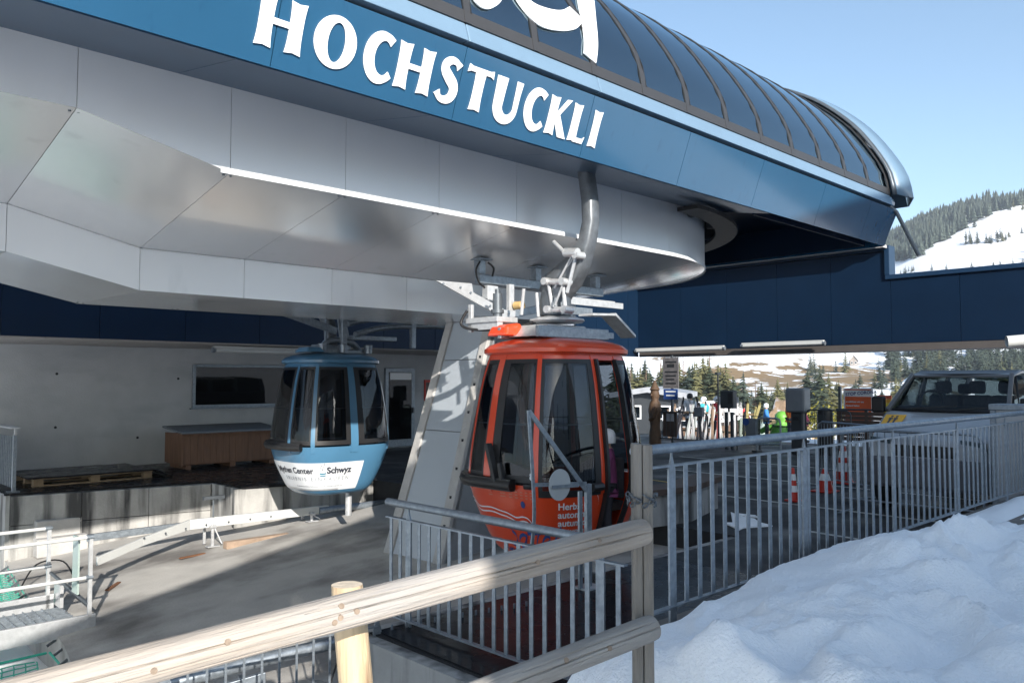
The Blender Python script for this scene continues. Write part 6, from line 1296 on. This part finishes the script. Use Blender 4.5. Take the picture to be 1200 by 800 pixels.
# smaller trees on the slopes: one light mesh each
small = [crown_mesh(10, 2.3, 13, 8, 30 + s_, FOL[m_], .03, 2) for s_, m_ in ((1, 0), (2, 3), (3, 1), (4, 3))]
hillset = []
def region(n_, fn, hpx, grp, lab):
    c_ = 0; tries = 0
    while c_ < n_ and tries < n_ * 30:
        tries += 1; p = fn()
        if p is None: continue
        px, py = p; hp = rt.uniform(*hpx)
        sd_ = interp([(1040, 0), (1215, 6.99)], px) if px > 1039 else interp([(940, 0), (1060, 3.99)], px)
        w_ = ('at its far left', 'left of its middle', 'just left of its centre', 'at its centre', 'just right of its centre', 'right of its middle', 'at the right edge of the view')[int(sd_)]
        sz_ = 'tall ' if hp > hpx[0] + .66 * (hpx[1] - hpx[0]) else 'small ' if hp < hpx[0] + .33 * (hpx[1] - hpx[0]) else ''
        if plant(px, py, py - hp, 0, grp + ', ' + w_, rt.choice(small), sz_ + lab + ', ' + w_, False): c_ += 1
region(40, lambda: (rt.uniform(1040, 1215), rt.uniform(416, 447)), (20, 36), 'trees of the dark wood behind the van', 'conifer in the wood above the van roof')
region(20, lambda: (lambda x: (x, 437 + (x - 940) * .18 + rt.uniform(-10, 4)))(rt.uniform(940, 1060)), (14, 30), 'trees on the upper edge of the snow slope', 'conifer along the upper edge of the snow slope')
def up1():
    x = rt.uniform(1042, 1168); top = interp([(1040, 268), (1069, 266), (1110, 252), (1140, 248), (1165, 246), (1215, 238)], x); lim = interp([(1040, 312), (1075, 308), (1095, 298), (1122, 284), (1150, 262), (1170, 254)], x)
    y = top + (lim - top) * rt.random() ** 1.3
    return (x, y) if rt.random() < interp([(0, 1), (.6, .8), (1, .35)], (y - top) / max(1, lim - top)) else None
region(40, up1, (10, 17), 'trees of the hilltop wood', 'conifer in the hilltop wood above the beam')
region(20, lambda: (rt.uniform(1162, 1215), rt.uniform(239, 246)), (9, 14), 'trees on the skyline', 'conifer on the hill skyline')
region(20, lambda: (lambda x: (x, interp([(1130, 284), (1160, 284), (1215, 270)], x) + rt.uniform(-3, 3)))(rt.uniform(1130, 1215)), (9, 17), 'trees in a row across the upper piste', 'conifer in the row across the piste')
region(9, lambda: (rt.uniform(1050, 1075), rt.uniform(318, 326)), (6, 11), 'small trees at the left of the piste', 'conifer low beside the beam step')
for x in (1092, 1109, 1139, 1164, 1172, 1187, 1199): plant(x, 319 - (x - 1090) * .075, 308 - (x - 1090) * .075, 0, 'small trees along the foot of the piste', small[1], 'small conifer at the foot of the piste above the beam', False)
# far wood as one mass: the rest of the hilltop and the slopes behind the station
mb = MB()
def far_tree(q, h):
    for k_ in range(4):
        z = h * (.05 + .22 * k_); r = h * (.26 - .06 * k_); a0 = rt.random() * 2
        for j in range(5): a = a0 + 1.257 * j; b = a + 1.1; mb.add([q + Vector((0, 0, z + h * .34)), q + Vector((r * math.cos(a), r * math.sin(a), z)), q + Vector((r * math.cos(b), r * math.sin(b), z))], [(0, 1, 2)])
for i in range(4200):
    az = rt.uniform(.36, .66); r = rt.uniform(560, 1000); px = 600 + 943 * math.tan(az)
    X, Y = r * math.sin(az), r * math.cos(az); Z = terr(X, Y); py = 446 - 943 * (Z - CZ) / Y
    if px > 1040 and px < 1230:
        lim = interp([(1040, 308), (1075, 304), (1095, 290), (1122, 276), (1150, 256), (1175, 246), (1215, 238)], px)
        if py > lim: continue
    elif noise.noise((X * .006, Y * .006, 5)) < -.15: continue
    far_tree(Vector((X, Y, Z - .5)), rt.uniform(9, 15))
for i in range(130):
    q = hit(rt.uniform(1040, 1215), rt.uniform(416, 446), 150)
    if q:
        k_ = rt.uniform(.022, .036) * q.y / 10; me = rt.choice(small); a0 = rt.random() * 6.28; c_, s_ = math.cos(a0) * k_ * 1.2, math.sin(a0) * k_ * 1.2
        mb.add([(q.x + v.co.x * c_ - v.co.y * s_, q.y + v.co.x * s_ + v.co.y * c_, q.z + v.co.z * k_) for v in me.vertices], [tuple(p.vertices) for p in me.polygons])
solo('far_wood', mb, FOL[3], 'dark conifer wood covering the far hilltop', 'wood', (0, 0, 0), None, 'W', kind='stuff')
shr = MB(); X, Y_, Z = ground_at(960, 30); rg = random.Random(3)
for i in range(900):
    p = Vector((X + rg.gauss(0, .45), Y_ + rg.gauss(0, .4), Z + .55 + rg.gauss(0, .38))); d = Vector((rg.uniform(-1, 1), rg.uniform(-1, 1), rg.uniform(-.3, 1))) * .14; e = d.cross(Vector((rg.random(), rg.random(), 1))).normalized() * .05; shr.add([p, p + d + e, p + d - e], [(0, 1, 2)])
sh_ = root('shrub', 'yellow green shrub behind the black bin', 'shrub', (0, 0, 0), None, 'W'); sh_.location = (X, Y_, Z); OFF[sh_] = Vector((X, Y_, Z))
part('foliage', shr, mat('shrub_yellow', (.22, .20, .03), .8, 0, .3, 3), sh_); part('stem', MB().tube([(X, Y_, Z - .2), (X + .05, Y_, Z + .7)], .04, 6), TRK, sh_)

# ================================================================== AIR between here and the hills
hm = bpy.data.materials.new('haze_air'); hm.use_nodes = True; hn = hm.node_tree.nodes; hn.clear(); ho = hn.new('ShaderNodeOutputMaterial'); pv = hn.new('ShaderNodeVolumePrincipled')
pv.inputs['Color'].default_value = (.80, .88, 1, 1); pv.inputs['Density'].default_value = .00030; pv.inputs['Anisotropy'].default_value = .2
hm.node_tree.links.new(pv.outputs[0], ho.inputs['Volume'])
solo('haze', MB().box(-2750, 2750, -2750, 2750, -14, 262), hm, None, None, (0, 0, 0), None, 'W', kind='stuff')
